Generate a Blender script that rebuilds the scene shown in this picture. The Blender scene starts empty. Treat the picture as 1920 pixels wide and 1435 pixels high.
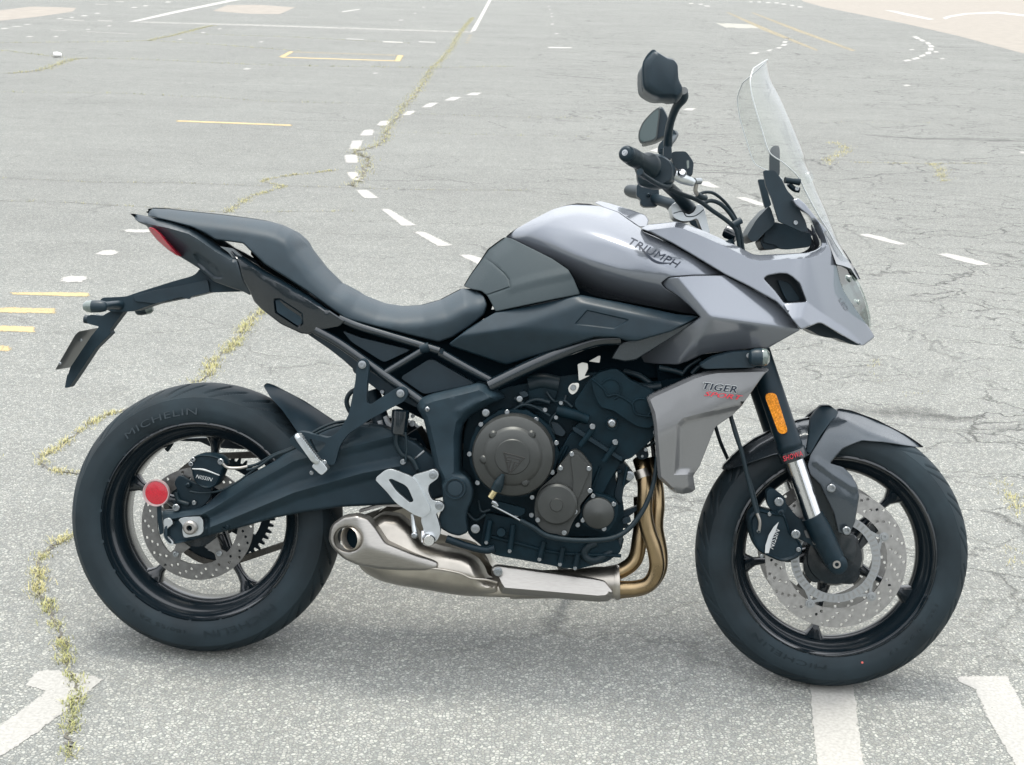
import bpy, bmesh, math, random
import numpy as np
from mathutils import Vector, Matrix
from mathutils.geometry import delaunay_2d_cdt

SC = bpy.context.scene
COL = SC.collection
R = math.radians
rng = random.Random(7)
nrng = np.random.default_rng(7)

# ------------------------------------------------------------------ camera, sky, sun, exposure
CAM_H, CAM_TH, CAM_ROLL, FPX = 1.5639, 0.28943, 0.03252, 2664.0
BIKE = (-0.690, 2.994, 0.0015); YAW, LEAN = -0.05391, 0.22103
fw = np.array([0, math.cos(CAM_TH), -math.sin(CAM_TH)])
up0 = np.array([0, math.sin(CAM_TH), math.cos(CAM_TH)])
rt0 = np.array([1.0, 0, 0])
rt = math.cos(CAM_ROLL) * rt0 + math.sin(CAM_ROLL) * up0
up = -math.sin(CAM_ROLL) * rt0 + math.cos(CAM_ROLL) * up0
cam = bpy.data.objects.new('camera', bpy.data.cameras.new('camera'))
COL.objects.link(cam)
m = Matrix.Identity(4)
for i in range(3):
    m[i][0], m[i][1], m[i][2] = rt[i], up[i], -fw[i]
m[2][3] = CAM_H
cam.matrix_world = m
cam.data.sensor_width = 36.0
cam.data.lens = FPX / 1920.0 * 36.0
cam.data.clip_start = 0.05
cam.data.clip_end = 3000
SC.camera = cam

W = bpy.data.worlds.new('World'); SC.world = W; W.use_nodes = True
nt = W.node_tree; nt.nodes.clear()
SUN_EL, SUN_AZ = R(79), R(335)
sky = nt.nodes.new('ShaderNodeTexSky'); sky.sky_type = 'NISHITA'; sky.sun_disc = False
sky.sun_elevation = SUN_EL; sky.sun_rotation = SUN_AZ; sky.dust_density = 2.0; sky.ozone_density = 1.0
tc = nt.nodes.new('ShaderNodeTexCoord')
nz = nt.nodes.new('ShaderNodeTexNoise'); nz.inputs['Scale'].default_value = 1.8; nz.inputs['Detail'].default_value = 5
nt.links.new(tc.outputs['Generated'], nz.inputs['Vector'])
rp = nt.nodes.new('ShaderNodeValToRGB')
rp.color_ramp.elements[0].position = 0.35; rp.color_ramp.elements[0].color = (8.65, 8.75, 9.05, 1)
rp.color_ramp.elements[1].position = 0.68; rp.color_ramp.elements[1].color = (12.7, 12.7, 12.6, 1)
nt.links.new(nz.outputs['Fac'], rp.inputs['Fac'])
mx = nt.nodes.new('ShaderNodeMix'); mx.data_type = 'RGBA'; mx.inputs[0].default_value = 0.80
# overcast: the cloud deck is brightest overhead and about a third as bright at the horizon
sz_ = nt.nodes.new('ShaderNodeSeparateXYZ'); nt.links.new(tc.outputs['Generated'], sz_.inputs[0])
mr_ = nt.nodes.new('ShaderNodeMapRange'); mr_.inputs['From Min'].default_value = 0; mr_.inputs['From Max'].default_value = 1
mr_.inputs['To Min'].default_value = .36; mr_.inputs['To Max'].default_value = 1.16; nt.links.new(sz_.outputs['Z'], mr_.inputs['Value'])
cs_ = nt.nodes.new('ShaderNodeVectorMath'); cs_.operation = 'SCALE'; nt.links.new(rp.outputs['Color'], cs_.inputs[0]); nt.links.new(mr_.outputs['Result'], cs_.inputs['Scale'])
nt.links.new(sky.outputs['Color'], mx.inputs[6]); nt.links.new(cs_.outputs[0], mx.inputs[7])
bg = nt.nodes.new('ShaderNodeBackground'); bg.inputs['Strength'].default_value = 0.10
nt.links.new(mx.outputs[2], bg.inputs['Color'])
wo = nt.nodes.new('ShaderNodeOutputWorld'); nt.links.new(bg.outputs['Background'], wo.inputs['Surface'])
sl = bpy.data.lights.new('sun', 'SUN'); sl.energy = 1.1; sl.angle = R(16); sl.color = (1.0, 0.95, 0.86)
so = bpy.data.objects.new('sun', sl); COL.objects.link(so)
sd = Vector((math.sin(SUN_AZ) * math.cos(SUN_EL), math.cos(SUN_AZ) * math.cos(SUN_EL), math.sin(SUN_EL)))
so.rotation_euler = sd.to_track_quat('Z', 'Y').to_euler()
so.location = (0, 0, 20)
vs = SC.view_settings
vs.view_transform = 'Standard'; vs.look = 'None'; vs.gamma = 1.0; vs.use_curve_mapping = False
vs.exposure = 1.6
SC.render.engine = 'CYCLES'
SC.cycles.max_bounces = 8; SC.cycles.transparent_max_bounces = 12
SC.cycles.caustics_reflective = False; SC.cycles.caustics_refractive = False

# ------------------------------------------------------------------ placing
MW = Matrix.Translation(BIKE) @ Matrix.Rotation(YAW, 4, 'Z') @ Matrix.Rotation(-LEAN, 4, 'X')
MI = np.array(MW.inverted())
CO = MI[:3, :3] @ np.array([0, 0, CAM_H]) + MI[:3, 3]
CROP = {'A': (80, 370, 3.588), 'B': (130, 690, 2.609), 'C': (480, 560, 3.588), 'D': (780, 680, 3.588), 'E': (600, 840, 2.8235),
        'F': (840, 360, 3.588), 'G': (1140, 70, 3.588), 'H': (1180, 400, 3.588), 'I': (1280, 720, 2.4745), 'J': (0, 480, 3.416),
        'K': (0, 0, 3.0), 'L': (480, 0, 3.0), 'M': (1280, 0, 2.658), 'N': (0, 900, 2.6825), 'O': (1300, 1000, 3.097),
        'Q': (1500, 400, 3.986), 'P': (0, 0, 1.0)}
def px(c, pts):
    """survey coordinates of sheet c -> common sheet units; further columns (depth) kept"""
    ox, oy, s = CROP[c]
    return [(ox + p[0] / s, oy + p[1] / s) + tuple(p[2:]) for p in pts]
def rays(u, v):
    u = np.asarray(u, float); v = np.asarray(v, float)
    return fw + ((u - 960) / FPX)[..., None] * rt - ((v - 717.5) / FPX)[..., None] * up
def at(u, v, y):
    """point of the motorcycle (own axes: x forward, y left, z up) at lateral offset y"""
    d = rays(u, v) @ MI[:3, :3].T
    t = (np.asarray(y, float) - CO[1]) / d[..., 1]
    return CO + t[..., None] * d
def at1(c, x, y, d):
    (u, v, _), = px(c, [(x, y, d)])
    return Vector(at(np.array([u]), np.array([v]), np.array([d]))[0])
def ground(u, v, z=0.0):
    d = rays(u, v)
    t = (z - CAM_H) / d[..., 2]
    return np.array([0, 0, CAM_H]) + t[..., None] * d
def PXM(u, v, y):
    """sheet units per metre at that place"""
    a = at(np.array([u, u + 1.0]), np.array([v, v]), np.array([y, y])); return 1.0 / np.linalg.norm(a[1] - a[0])

# ------------------------------------------------------------------ materials
MATS = {}
def mat(name, color, rough=0.5, metal=0.0, coat=0.0, spec=0.5, noise=None, bump=None, flake=False):
    if name in MATS: return MATS[name]
    M = bpy.data.materials.new(name); M.use_nodes = True; MATS[name] = M
    t = M.node_tree; b = t.nodes['Principled BSDF']
    b.inputs['Base Color'].default_value = (*color, 1); b.inputs['Roughness'].default_value = rough
    b.inputs['Metallic'].default_value = metal; b.inputs['Coat Weight'].default_value = coat
    b.inputs['Coat Roughness'].default_value = 0.03; b.inputs['Specular IOR Level'].default_value = spec
    co = t.nodes.new('ShaderNodeTexCoord')
    if noise:
        sc, amt = noise[:2]
        n = t.nodes.new('ShaderNodeTexNoise'); n.inputs['Scale'].default_value = sc; n.inputs['Detail'].default_value = 6
        mp = t.nodes.new('ShaderNodeMapping'); mp.inputs['Scale'].default_value = noise[2] if len(noise) > 2 else (1, 1, 1)
        t.links.new(co.outputs['Object'], mp.inputs['Vector']); t.links.new(mp.outputs['Vector'], n.inputs['Vector'])
        r = t.nodes.new('ShaderNodeMapRange'); r.inputs['From Min'].default_value = .3; r.inputs['From Max'].default_value = .7
        r.inputs['To Min'].default_value = 1 - amt; r.inputs['To Max'].default_value = 1 + amt
        t.links.new(n.outputs['Fac'], r.inputs['Value'])
        x = t.nodes.new('ShaderNodeVectorMath'); x.operation = 'SCALE'; x.inputs[0].default_value = color
        t.links.new(r.outputs['Result'], x.inputs['Scale']); t.links.new(x.outputs['Vector'], b.inputs['Base Color'])
        r2 = t.nodes.new('ShaderNodeMapRange'); r2.inputs['From Min'].default_value = .3; r2.inputs['From Max'].default_value = .7
        r2.inputs['To Min'].default_value = rough * (1 - amt * .5); r2.inputs['To Max'].default_value = min(1, rough * (1 + amt * .5))
        t.links.new(n.outputs['Fac'], r2.inputs['Value']); t.links.new(r2.outputs['Result'], b.inputs['Roughness'])
    if bump:
        sc, st, di = bump
        n = t.nodes.new('ShaderNodeTexNoise'); n.inputs['Scale'].default_value = sc; n.inputs['Detail'].default_value = 3
        t.links.new(co.outputs['Object'], n.inputs['Vector'])
        bp = t.nodes.new('ShaderNodeBump'); bp.inputs['Strength'].default_value = st; bp.inputs['Distance'].default_value = di
        t.links.new(n.outputs['Fac'], bp.inputs['Height']); t.links.new(bp.outputs['Normal'], b.inputs['Normal'])
    return M

PAINT = mat('graphite_paint', (.163, .180, .206), .18, .45, .6, noise=(900, .04))
PAINT2 = mat('silver_grey_paint', (.185, .190, .195), .23, .35, .6, noise=(900, .04))
DPAINT = mat('dark_grey_paint', (.040, .052, .062), .26, .4, .5, noise=(900, .12))
GLOSS = mat('gloss_black', (.003, .008, .012), .22, 0, .6)
SATIN = mat('satin_black_plastic', (.0095, .0215, .030), .40, noise=(35, .12), bump=(1400, .12, .0006), spec=0.3)
MATTE = mat('matte_black_plastic', (.0115, .0245, .0335), .56, noise=(30, .15), bump=(1600, .2, .0006), spec=0.22)
SEATM = mat('seat_vinyl', (.020, .034, .044), .52, noise=(25, .12), bump=(900, .25, .0008), spec=0.3)
PADM = mat('tank_pad_rubber', (.030, .043, .048), .6, bump=(1500, .35, .001), spec=0.25)
RUBBER = mat('tyre_rubber', (.0155, .0245, .030), .6, noise=(9, .4), bump=(500, .12, .0008), spec=0.2)
LETTER = mat('tyre_letter_rubber', (.0155, .0248, .0305), .5, spec=0.25)
WHEELM = mat('gloss_black_alloy', (.004, .009, .013), .25, 0, .5, spec=0.35)
BLKM = mat('black_coated_metal', (.0055, .0155, .0225), .42, .2, noise=(40, .2), bump=(900, .15, .0006), spec=0.25)
ENG = mat('black_engine_casting', (.004, .0145, .021), .5, .1, noise=(30, .25), bump=(700, .3, .001), spec=0.13)
COVER = mat('bronze_grey_engine_cover', (.043, .0465, .0445), .42, .5, noise=(30, .08), bump=(1200, .12, .0004))
STEEL = mat('brushed_steel', (.33, .32, .30), .42, 1, noise=(60, .10, (1, 1, 12)))
STAIN = mat('heat_stained_steel', (.42, .395, .35), .40, 1, noise=(14, .22))
GOLD = mat('bronze_header_pipe', (.30, .225, .13), .3, 1, noise=(12, .3))
CHROME = mat('chrome', (.62, .63, .64), .16, 1)
ALU = mat('cast_aluminium', (.50, .53, .54), .36, 1, noise=(50, .08), bump=(800, .1, .0004))
SEMI = mat('semi_gloss_black', (.013, .024, .032), .45, 0, .12, noise=(35, .1))
TUBEM = mat('gloss_black_tube', (.006, .013, .018), .24, 0, .5)
DISC = mat('brake_disc_steel', (.36, .355, .345), .38, 1, noise=(80, .12))
DISC2 = mat('dark_disc_steel', (.17, .17, .165), .38, 1, noise=(80, .15))
TONE = mat('zinc_tone_ring', (.30, .315, .32), .42, .8)
BOLT = mat('zinc_bolt', (.30, .32, .33), .3, 1)
BRASS = mat('zinc_yellow', (.55, .47, .27), .35, 1)
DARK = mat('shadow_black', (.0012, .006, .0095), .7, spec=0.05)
RED = mat('red_reflector', (.36, .004, .014), .22, 0, .6)
TAILRED = mat('red_tail_lens', (.30, .012, .026), .15, 0, .6)
AMBER = mat('amber_reflector', (.62, .215, .006), .25, 0, .5, noise=(260, .35))
WHITEP = mat('pale_print', (.42, .44, .44), .5)
INK = mat('dark_print', (.018, .025, .038), .4, spec=.2)
REDINK = mat('red_print', (.55, .03, .05), .4)
ENGRAVE = mat('engraved_line', (.028, .028, .026), .5, .5)
TAG = mat('white_tag', (.62, .62, .58), .7)
HOSE = mat('black_hose', (.0055, .0145, .0195), .45, spec=0.25)
GREYHOSE = mat('pale_grey_hose', (.42, .44, .45), .45)
MIRG = mat('mirror_glass', (.55, .60, .58), .04, 1)
SMOKE = mat('smoked_lens', (.10, .13, .12), .08, 0, 1.0)
def glass(name, tint, ior=1.45, base=.0):
    M = bpy.data.materials.new(name); M.use_nodes = True; t = M.node_tree; t.nodes.clear()
    o = t.nodes.new('ShaderNodeOutputMaterial'); tr = t.nodes.new('ShaderNodeBsdfTransparent'); tr.inputs['Color'].default_value = (*tint, 1)
    gl = t.nodes.new('ShaderNodeBsdfGlossy'); gl.inputs['Roughness'].default_value = .03
    lw = t.nodes.new('ShaderNodeLayerWeight'); lw.inputs['Blend'].default_value = .5
    fr = t.nodes.new('ShaderNodeMath'); fr.operation = 'POWER'; fr.inputs[1].default_value = ior; t.links.new(lw.outputs['Facing'], fr.inputs[0])
    ad = t.nodes.new('ShaderNodeMath'); ad.operation = 'ADD'; ad.inputs[1].default_value = base; ad.use_clamp = True
    mxn = t.nodes.new('ShaderNodeMixShader')
    t.links.new(fr.outputs[0], ad.inputs[0]); t.links.new(ad.outputs[0], mxn.inputs['Fac'])
    t.links.new(tr.outputs[0], mxn.inputs[1]); t.links.new(gl.outputs[0], mxn.inputs[2]); t.links.new(mxn.outputs[0], o.inputs['Surface'])
    MATS[name] = M; return M
SCREEN = glass('clear_screen', (.94, .96, .95), 3.2, .05)
LENS = glass('clear_lens', (.75, .82, .80), 3.5, .06)
EDGE = mat('screen_edge_highlight', (.45, .48, .48), .3)

# ------------------------------------------------------------------ object helpers
def link(name, me, material, parent=None):
    o = bpy.data.objects.new(name, me); COL.objects.link(o)
    if material and not me.materials: me.materials.append(material)
    if parent: o.parent = parent
    return o
def finish(name, verts, faces, material, parent, smooth=True, angle=38):
    me = bpy.data.meshes.new(name); me.from_pydata([tuple(v) for v in verts], [], faces); me.validate(); me.update()
    bm = bmesh.new(); bm.from_mesh(me); bmesh.ops.remove_doubles(bm, verts=bm.verts, dist=1e-6)
    bm.to_mesh(me); bm.free()
    if smooth:
        for p in me.polygons: p.use_smooth = True
        me.set_sharp_from_angle(angle=R(angle))
    return link(name, me, material, parent)
def recalc(o):
    bm = bmesh.new(); bm.from_mesh(o.data); bmesh.ops.recalc_face_normals(bm, faces=bm.faces); bm.to_mesh(o.data); bm.free()
    o.data.set_sharp_from_angle(angle=R(38)); return o
def fillet(poly, r):
    if r <= 0: return [tuple(p[:2]) for p in poly]
    P = [np.array(p[:2], float) for p in poly]; n = len(P); out = []
    for i in range(n):
        a, b, c = P[i - 1], P[i], P[(i + 1) % n]
        la, lc = np.linalg.norm(a - b), np.linalg.norm(c - b)
        if la < 1e-6 or lc < 1e-6: continue
        k = min(r, .45 * la, .45 * lc)
        p0, p1 = b + (a - b) / la * k, b + (c - b) / lc * k
        for t in (0, .33, .67, 1):
            out.append(tuple((1 - t) ** 2 * p0 + 2 * t * (1 - t) * b + t * t * p1))
    return out
def resample(poly, st):
    out = []; n = len(poly)
    for i in range(n):
        a, b = np.array(poly[i][:2]), np.array(poly[(i + 1) % n][:2]); L = np.linalg.norm(b - a)
        k = max(1, int(round(L / st)))
        for j in range(k): out.append(a + (b - a) * j / k)
    q = [out[0]]
    for p in out[1:]:
        if np.linalg.norm(p - q[-1]) > st * .3: q.append(p)
    if np.linalg.norm(q[0] - q[-1]) < st * .3: q.pop()
    return np.array(q)
def inside(poly, P):
    x, y = P[:, 0], P[:, 1]; c = np.zeros(len(P), bool); n = len(poly)
    for i in range(n):
        x0, y0 = poly[i - 1]; x1, y1 = poly[i]
        if y0 == y1: continue
        k = ((y0 > y) != (y1 > y)) & (x < (x1 - x0) * (y - y0) / (y1 - y0) + x0); c ^= k
    return c
def dist_poly(line, P, closed=True):
    d = np.full(len(P), 1e9); n = len(line); L = np.asarray([l[:2] for l in line], float)
    for i in range(n if closed else n - 1):
        a, b = L[i], L[(i + 1) % n]; ab = b - a; q = max(ab @ ab, 1e-9)
        t = np.clip(((P - a) @ ab) / q, 0, 1)
        d = np.minimum(d, np.linalg.norm(P - (a + t[:, None] * ab), axis=1))
    return d
class Depth:
    """lateral depth of a panel: a smooth sheet through control points, or facets that meet in soft
    edges, then ridges (folds), recesses (insets), chamfers along an edge, rounded crowns (domes), ramps"""
    def __init__(s, ctrl, folds=(), insets=(), lam=.05, facets=None, k=.004, chamfers=(), domes=(), ramps=(), clip=False):
        s.folds, s.insets, s.facets, s.kk, s.chamfers, s.domes, s.ramps, s.clip = folds, insets, facets, k, chamfers, domes, ramps, clip
        if facets:
            s.fit = []
            for deg, pts in facets:
                P = np.array(pts); A = s.basis(P[:, :2], deg); s.fit.append((deg, np.linalg.lstsq(A, P[:, 2], rcond=None)[0]))
            return
        C = {}
        for p in ctrl: C[(round(p[0], 1), round(p[1], 1))] = p[2]
        s.P = np.array(list(C)); y = np.array(list(C.values())); s.c = s.P.mean(0); s.s = 100.0
        Q = (s.P - s.c) / s.s; n = len(Q)
        K = s.k(np.linalg.norm(Q[:, None] - Q[None], axis=2)) + np.eye(n) * lam
        A = np.zeros((n + 3, n + 3)); A[:n, :n] = K; A[:n, n:] = np.c_[np.ones(n), Q]; A[n:, :n] = A[:n, n:].T
        s.w = np.linalg.lstsq(A, np.r_[y, 0, 0, 0], rcond=None)[0]
    def k(s, r): return r * r * np.log(np.maximum(r, 1e-9))
    def basis(s, P, deg):
        x, y = (P[:, 0] - 1000) / 100, (P[:, 1] - 700) / 100
        return np.c_[np.ones(len(x)), x, y] if deg == 1 else np.c_[np.ones(len(x)), x, y, x * x, x * y, y * y]
    def __call__(s, P):
        P = np.asarray(P, float)[:, :2]
        if s.facets:
            L = np.array([s.basis(P, d) @ w for d, w in s.fit]); M = L.max(0); out = M + s.kk * np.log(np.exp((L - M) / s.kk).sum(0))
        else:
            Q = (P - s.c) / s.s; n = len(s.P); out = np.zeros(len(Q))
            for a in range(0, len(Q), 4000):
                q = Q[a:a + 4000]; out[a:a + 4000] = s.k(np.linalg.norm(q[:, None] - (s.P - s.c)[None] / s.s, axis=2)) @ s.w[:n] + s.w[n] + q @ s.w[n + 1:]
        for line, h, w in s.folds:
            e = np.clip(1 - dist_poly(line, P, False) / w, 0, 1); out -= h * (e * .75 + .25 * e * e * (3 - 2 * e))
        for poly, h, w in s.insets:
            pp = [p[:2] for p in poly]; dd = dist_poly(pp, P); e = np.where(inside(pp, P), np.clip(dd / w, 0, 1), 0); out += h * e * e * (3 - 2 * e)
        for line, poly, h, w in s.ramps:
            pp = [p[:2] for p in poly]; dd = dist_poly(line, P, False); out += np.where(inside(pp, P), h * np.clip(dd / w, 0, 1), 0)
        for line, h, w in s.chamfers:
            e = 1 - dist_poly(line, P, False) / w; out += h * np.where(e > .12, e - .06, np.clip(e, 0, 1) ** 2 / .24)
        for line, w in s.domes:
            e = np.clip(1 - dist_poly(line, P, False) / w, 0, 1); out *= np.sqrt(np.maximum(1 - e * e, 0))
        if s.clip: out = np.minimum(out, -.0006)
        return out
def shell(name, outline, material, parent, ctrl=(), folds=(), insets=(), holes=(), fil=4, step=4.0, roll=5, rolld=.006, skirt=.014, mirror=True, lam=.05, base=None, **kw):
    """a moulded panel: outline and inner points carry their lateral depth"""
    D = base or Depth(list(ctrl) + [p for p in outline if len(p) > 2], folds, insets, lam, clip=bool(mirror), **kw)
    loops = [resample(fillet(outline, fil), step)] + [resample(fillet(h, fil), step) for h in holes]
    V = []; Ed = []
    for L in loops:
        k = len(V); V += [tuple(p) for p in L]; Ed += [(k + i, k + (i + 1) % len(L)) for i in range(len(L))]
    nb = len(V); ol = [tuple(p) for p in loops[0]]
    B = np.array(ol); lo, hi = B.min(0), B.max(0)
    g = []
    for j, y in enumerate(np.arange(lo[1], hi[1], step * .87)):
        for x in np.arange(lo[0] + (j % 2) * step * .5, hi[0], step): g.append((x, y))
    g = np.array(g); feat = []; keep = np.ones(len(g), bool)
    bands = [(l_, (0.0, .5 * w, w), False) for l_, h, w in kw.get('chamfers', ())] + [(l_, (0.0, w), False) for l_, h, w in folds] + [(q_, (0.0, w), True) for q_, h, w in insets] + [(l_, (0.0, 2.5), False) for l_, q_, h, w in kw.get('ramps', ())]
    for l_, ds_, closed in bands:
        l_ = [p[:2] for p in l_]; dg = dist_poly(l_, g, closed)
        L_ = resample(l_, step * .7) if closed else np.concatenate([np.linspace(l_[i], l_[i + 1], max(2, int(np.hypot(l_[i + 1][0] - l_[i][0], l_[i + 1][1] - l_[i][1]) / step / .7) + 1))[:-1] for i in range(len(l_) - 1)] + [np.array([l_[-1]])])
        tg = np.roll(L_, -1, 0) - np.roll(L_, 1, 0) if closed else np.gradient(L_, axis=0)
        tg /= np.maximum(np.linalg.norm(tg, axis=1), 1e-6)[:, None]; nn = np.c_[-tg[:, 1], tg[:, 0]]
        for d_ in ds_:
            keep &= np.abs(dg - d_) > step * .5
            for sg in ((1, -1) if d_ else (1,)):
                q = L_ + nn * sg * d_; feat.append(q[dist_poly(l_, q, closed) > d_ * .93 - 1e-6])
    g = g[keep]
    if feat:
        f_ = np.concatenate(feat); ch = []
        for p in f_:
            if not ch or np.min(np.linalg.norm(np.array(ch[-400:]) - p, axis=1)) > step * .3: ch.append(p)
        g = np.concatenate([g, np.array(ch)])
    ed = dist_poly(ol, g); ok = inside(ol, g) & (ed > max(step * .55, roll * 1.02 + step * .3 if 0 < roll < 3 * step else 0))
    for L in loops[1:]:
        l = [tuple(p) for p in L]; e2 = dist_poly(l, g); ok &= ~inside(l, g) & (e2 > max(step * .55, roll * 1.02 + step * .3 if 0 < roll < 3 * step else 0))
    inner = [g[ok]]
    if roll:
        for L in loops:
            nx = np.roll(L, -1, 0) - np.roll(L, 1, 0); nx /= np.maximum(np.linalg.norm(nx, axis=1), 1e-6)[:, None]
            nn = np.c_[-nx[:, 1], nx[:, 0]]
            for f in (.14, .4, .75, 1.05):
                for sg in (1, -1):
                    q = L + nn * sg * roll * f; k = inside(ol, q)
                    dd = dist_poly(ol, q)
                    for L2 in loops[1:]:
                        l = [tuple(p) for p in L2]; k &= ~inside(l, q); dd = np.minimum(dd, dist_poly(l, q))
                    k &= dd > roll * f * .93
                    inner.append(q[k])
    inner = np.concatenate(inner) if len(inner) else np.zeros((0, 2))
    allp = [Vector(v) for v in V] + [Vector(p) for p in inner]
    rv, re, rf, ov, oe, of = delaunay_2d_cdt(allp, Ed, [], 0, 1e-4)
    P = np.array([tuple(v) for v in rv]); F = [f for f in rf if len(f) == 3]
    cen = np.array([P[list(f)].mean(0) for f in F]); ok = inside(ol, cen)
    for L in loops[1:]: ok &= ~inside([tuple(p) for p in L], cen)
    F = [f for f, k in zip(F, ok) if k]
    e = dist_poly(ol, P)
    for L in loops[1:]: e = np.minimum(e, dist_poly([tuple(p) for p in L], P))
    y = D(P)
    if roll:
        q = np.clip(1 - e / roll, 0, 1); y = y + rolld * (1 - np.sqrt(np.maximum(0, 1 - q * q)))
    X = at(P[:, 0], P[:, 1], y)
    verts = [tuple(p) for p in X]
    a, b, c = (np.array(verts[i]) for i in F[0]); flip = np.cross(b - a, c - a)[1] > 0
    fs = [tuple(f[::-1]) if flip else tuple(f) for f in F]
    cnt = {}
    for f in fs:
        for i in range(3):
            cnt[(f[i], f[(i + 1) % 3])] = 1
    bd = [k for k in cnt if (k[1], k[0]) not in cnt]
    sk = {}
    for i, j in bd:
        for k in (i, j):
            if k not in sk: sk[k] = len(verts); p = verts[k]; verts.append((p[0], p[1] + skirt, p[2]))
    fs += [(j, i, sk[i], sk[j]) for i, j in bd]
    if mirror == 'apart':      # the same panel on the far side, a piece of its own
        finish(name, [(p[0], -p[1], p[2]) for p in verts], [f[::-1] for f in fs], material, parent)
    elif mirror:
        n = len(verts); verts += [(p[0], -p[1], p[2]) for p in verts]; fs += [tuple(n + i for i in f[::-1]) for f in fs]
    o = finish(name, verts, fs, material, parent); o.data.update()
    o_depth[name] = D
    return o
o_depth = {}
def plate(name, outline, y, t, material, parent, holes=(), fil=3, bev=.0025, step=None, depth=None):
    """a part cut from thick stock: near face at lateral offset y, t deep"""
    loops = [fillet(outline, fil)] + [fillet(h, fil) for h in holes]
    V = []; Ed = []
    for L in loops:
        k = len(V); V += [Vector(p) for p in L]; Ed += [(k + i, k + (i + 1) % len(L)) for i in range(len(L))]
    rv, re, rf, *_ = delaunay_2d_cdt(V, Ed, [], 0, 1e-4)
    P = np.array([tuple(v) for v in rv]); F = [f for f in rf]
    cen = np.array([P[list(f)].mean(0) for f in F]); ok = inside(loops[0], cen)
    for L in loops[1:]: ok &= ~inside(L, cen)
    F = [f for f, k in zip(F, ok) if k]
    if any(len(p) > 2 for p in outline):
        yy = Depth([p for p in outline if len(p) > 2], lam=.05)(P)
    else: yy = np.full(len(P), y)
    X = at(P[:, 0], P[:, 1], yy); n = len(X)
    verts = [tuple(p) for p in X] + [(p[0], p[1] + t, p[2]) for p in X]
    a, b, c = (X[i] for i in F[0][:3]); flip = np.cross(b - a, c - a)[1] > 0
    fs = [tuple(f[::-1]) if flip else tuple(f) for f in F]
    cnt = {(f[i], f[(i + 1) % len(f)]) for f in fs for i in range(len(f))}
    bd = [k for k in cnt if (k[1], k[0]) not in cnt]
    fs2 = fs + [tuple(n + i for i in f[::-1]) for f in fs] + [(j, i, n + i, n + j) for i, j in bd]
    o = finish(name, verts, fs2, material, parent, angle=30)
    if bev:
        md = o.modifiers.new('bevel', 'BEVEL'); md.width = bev; md.segments = 2; md.limit_method = 'ANGLE'; md.angle_limit = R(50)
    return o
def spline(pts, n=8):
    P = [Vector(p) for p in pts]
    if len(P) == 2: return P
    P = [P[0] * 2 - P[1]] + P + [P[-1] * 2 - P[-2]]; out = []
    for i in range(1, len(P) - 2):
        a, b, c, d = P[i - 1:i + 3]
        for j in range(n):
            t = j / n
            out.append(.5 * ((2 * b) + (c - a) * t + (2 * a - 5 * b + 4 * c - d) * t * t + (3 * b - a - 3 * c + d) * t ** 3))
    out.append(P[-2]); return out
def tube_geo(P, r, seg=10):
    verts = []; faces = []; n = len(P); rr = r if isinstance(r, (list, tuple)) else [r] * n
    if len(rr) != n: rr = list(np.interp(np.linspace(0, 1, n), np.linspace(0, 1, len(rr)), rr))
    ref = None
    for i, p in enumerate(P):
        d = (P[min(i + 1, n - 1)] - P[max(i - 1, 0)]).normalized()
        if ref is None:
            ref = d.cross(Vector((0, 0, 1))); ref = ref if ref.length > .1 else d.cross(Vector((0, 1, 0)))
        ref = (ref - d * ref.dot(d)).normalized(); bn = d.cross(ref)
        for k in range(seg):
            a = 2 * math.pi * k / seg; verts.append(p + (ref * math.cos(a) + bn * math.sin(a)) * rr[i])
    for i in range(n - 1):
        for k in range(seg):
            faces.append((i * seg + k, i * seg + (k + 1) % seg, (i + 1) * seg + (k + 1) % seg, (i + 1) * seg + k))
    faces.append(tuple(range(seg))[::-1]); faces.append(tuple((n - 1) * seg + k for k in range(seg)))
    return verts, faces
def tube(name, pts, r, material, parent, n=8, seg=10):
    v, f = tube_geo(spline(pts, n), r, seg); return finish(name, v, f, material, parent, angle=50)
def T(c, pts): return [at1(c, *p) for p in pts]
def lathe(name, prof, origin, axis, material, parent, seg=48, angle=32, closed=False):
    """prof: (radius, distance along axis)"""
    ax = Vector(axis).normalized(); q = ax.orthogonal().normalized(); w = ax.cross(q); o = Vector(origin)
    verts = []; faces = []; n = len(prof)
    for r_, h in prof:
        for k in range(seg):
            a = 2 * math.pi * k / seg; verts.append(o + ax * h + (q * math.cos(a) + w * math.sin(a)) * r_)
    rng_ = range(n if closed else n - 1)
    for i in rng_:
        j = (i + 1) % n
        for k in range(seg): faces.append((i * seg + k, i * seg + (k + 1) % seg, j * seg + (k + 1) % seg, j * seg + k))
    ob = finish(name, verts, faces, material, parent, angle=angle); return recalc(ob)
_bolt = {}
def bolt_mesh(kind, material):
    key = (kind, material.name)
    if key in _bolt: return _bolt[key]
    prof = {'cap': [(0, .35), (.42, .35), (.5, .75), (.52, .95), (.85, .95), (1, .78), (1, 0)],
            'button': [(0, .3), (.36, .3), (.42, .62), (.46, .8), (.7, .66), (.92, .3), (1, 0)],
            'washer': [(0, .5), (.28, .5), (.32, .95), (.6, .95), (.66, .3), (1, .26), (1, 0)]}[kind]
    seg = 14; verts = []; faces = []
    for r_, h in prof:
        for k in range(seg): verts.append((r_ * math.cos(2 * math.pi * k / seg), -h, r_ * math.sin(2 * math.pi * k / seg)))
    for i in range(len(prof) - 1):
        for k in range(seg): faces.append((i * seg + k, i * seg + (k + 1) % seg, (i + 1) * seg + (k + 1) % seg, (i + 1) * seg + k))
    o = finish('bolt', verts, faces, material, None); recalc(o); me = o.data; bpy.data.objects.remove(o); _bolt[key] = me; return me
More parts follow.
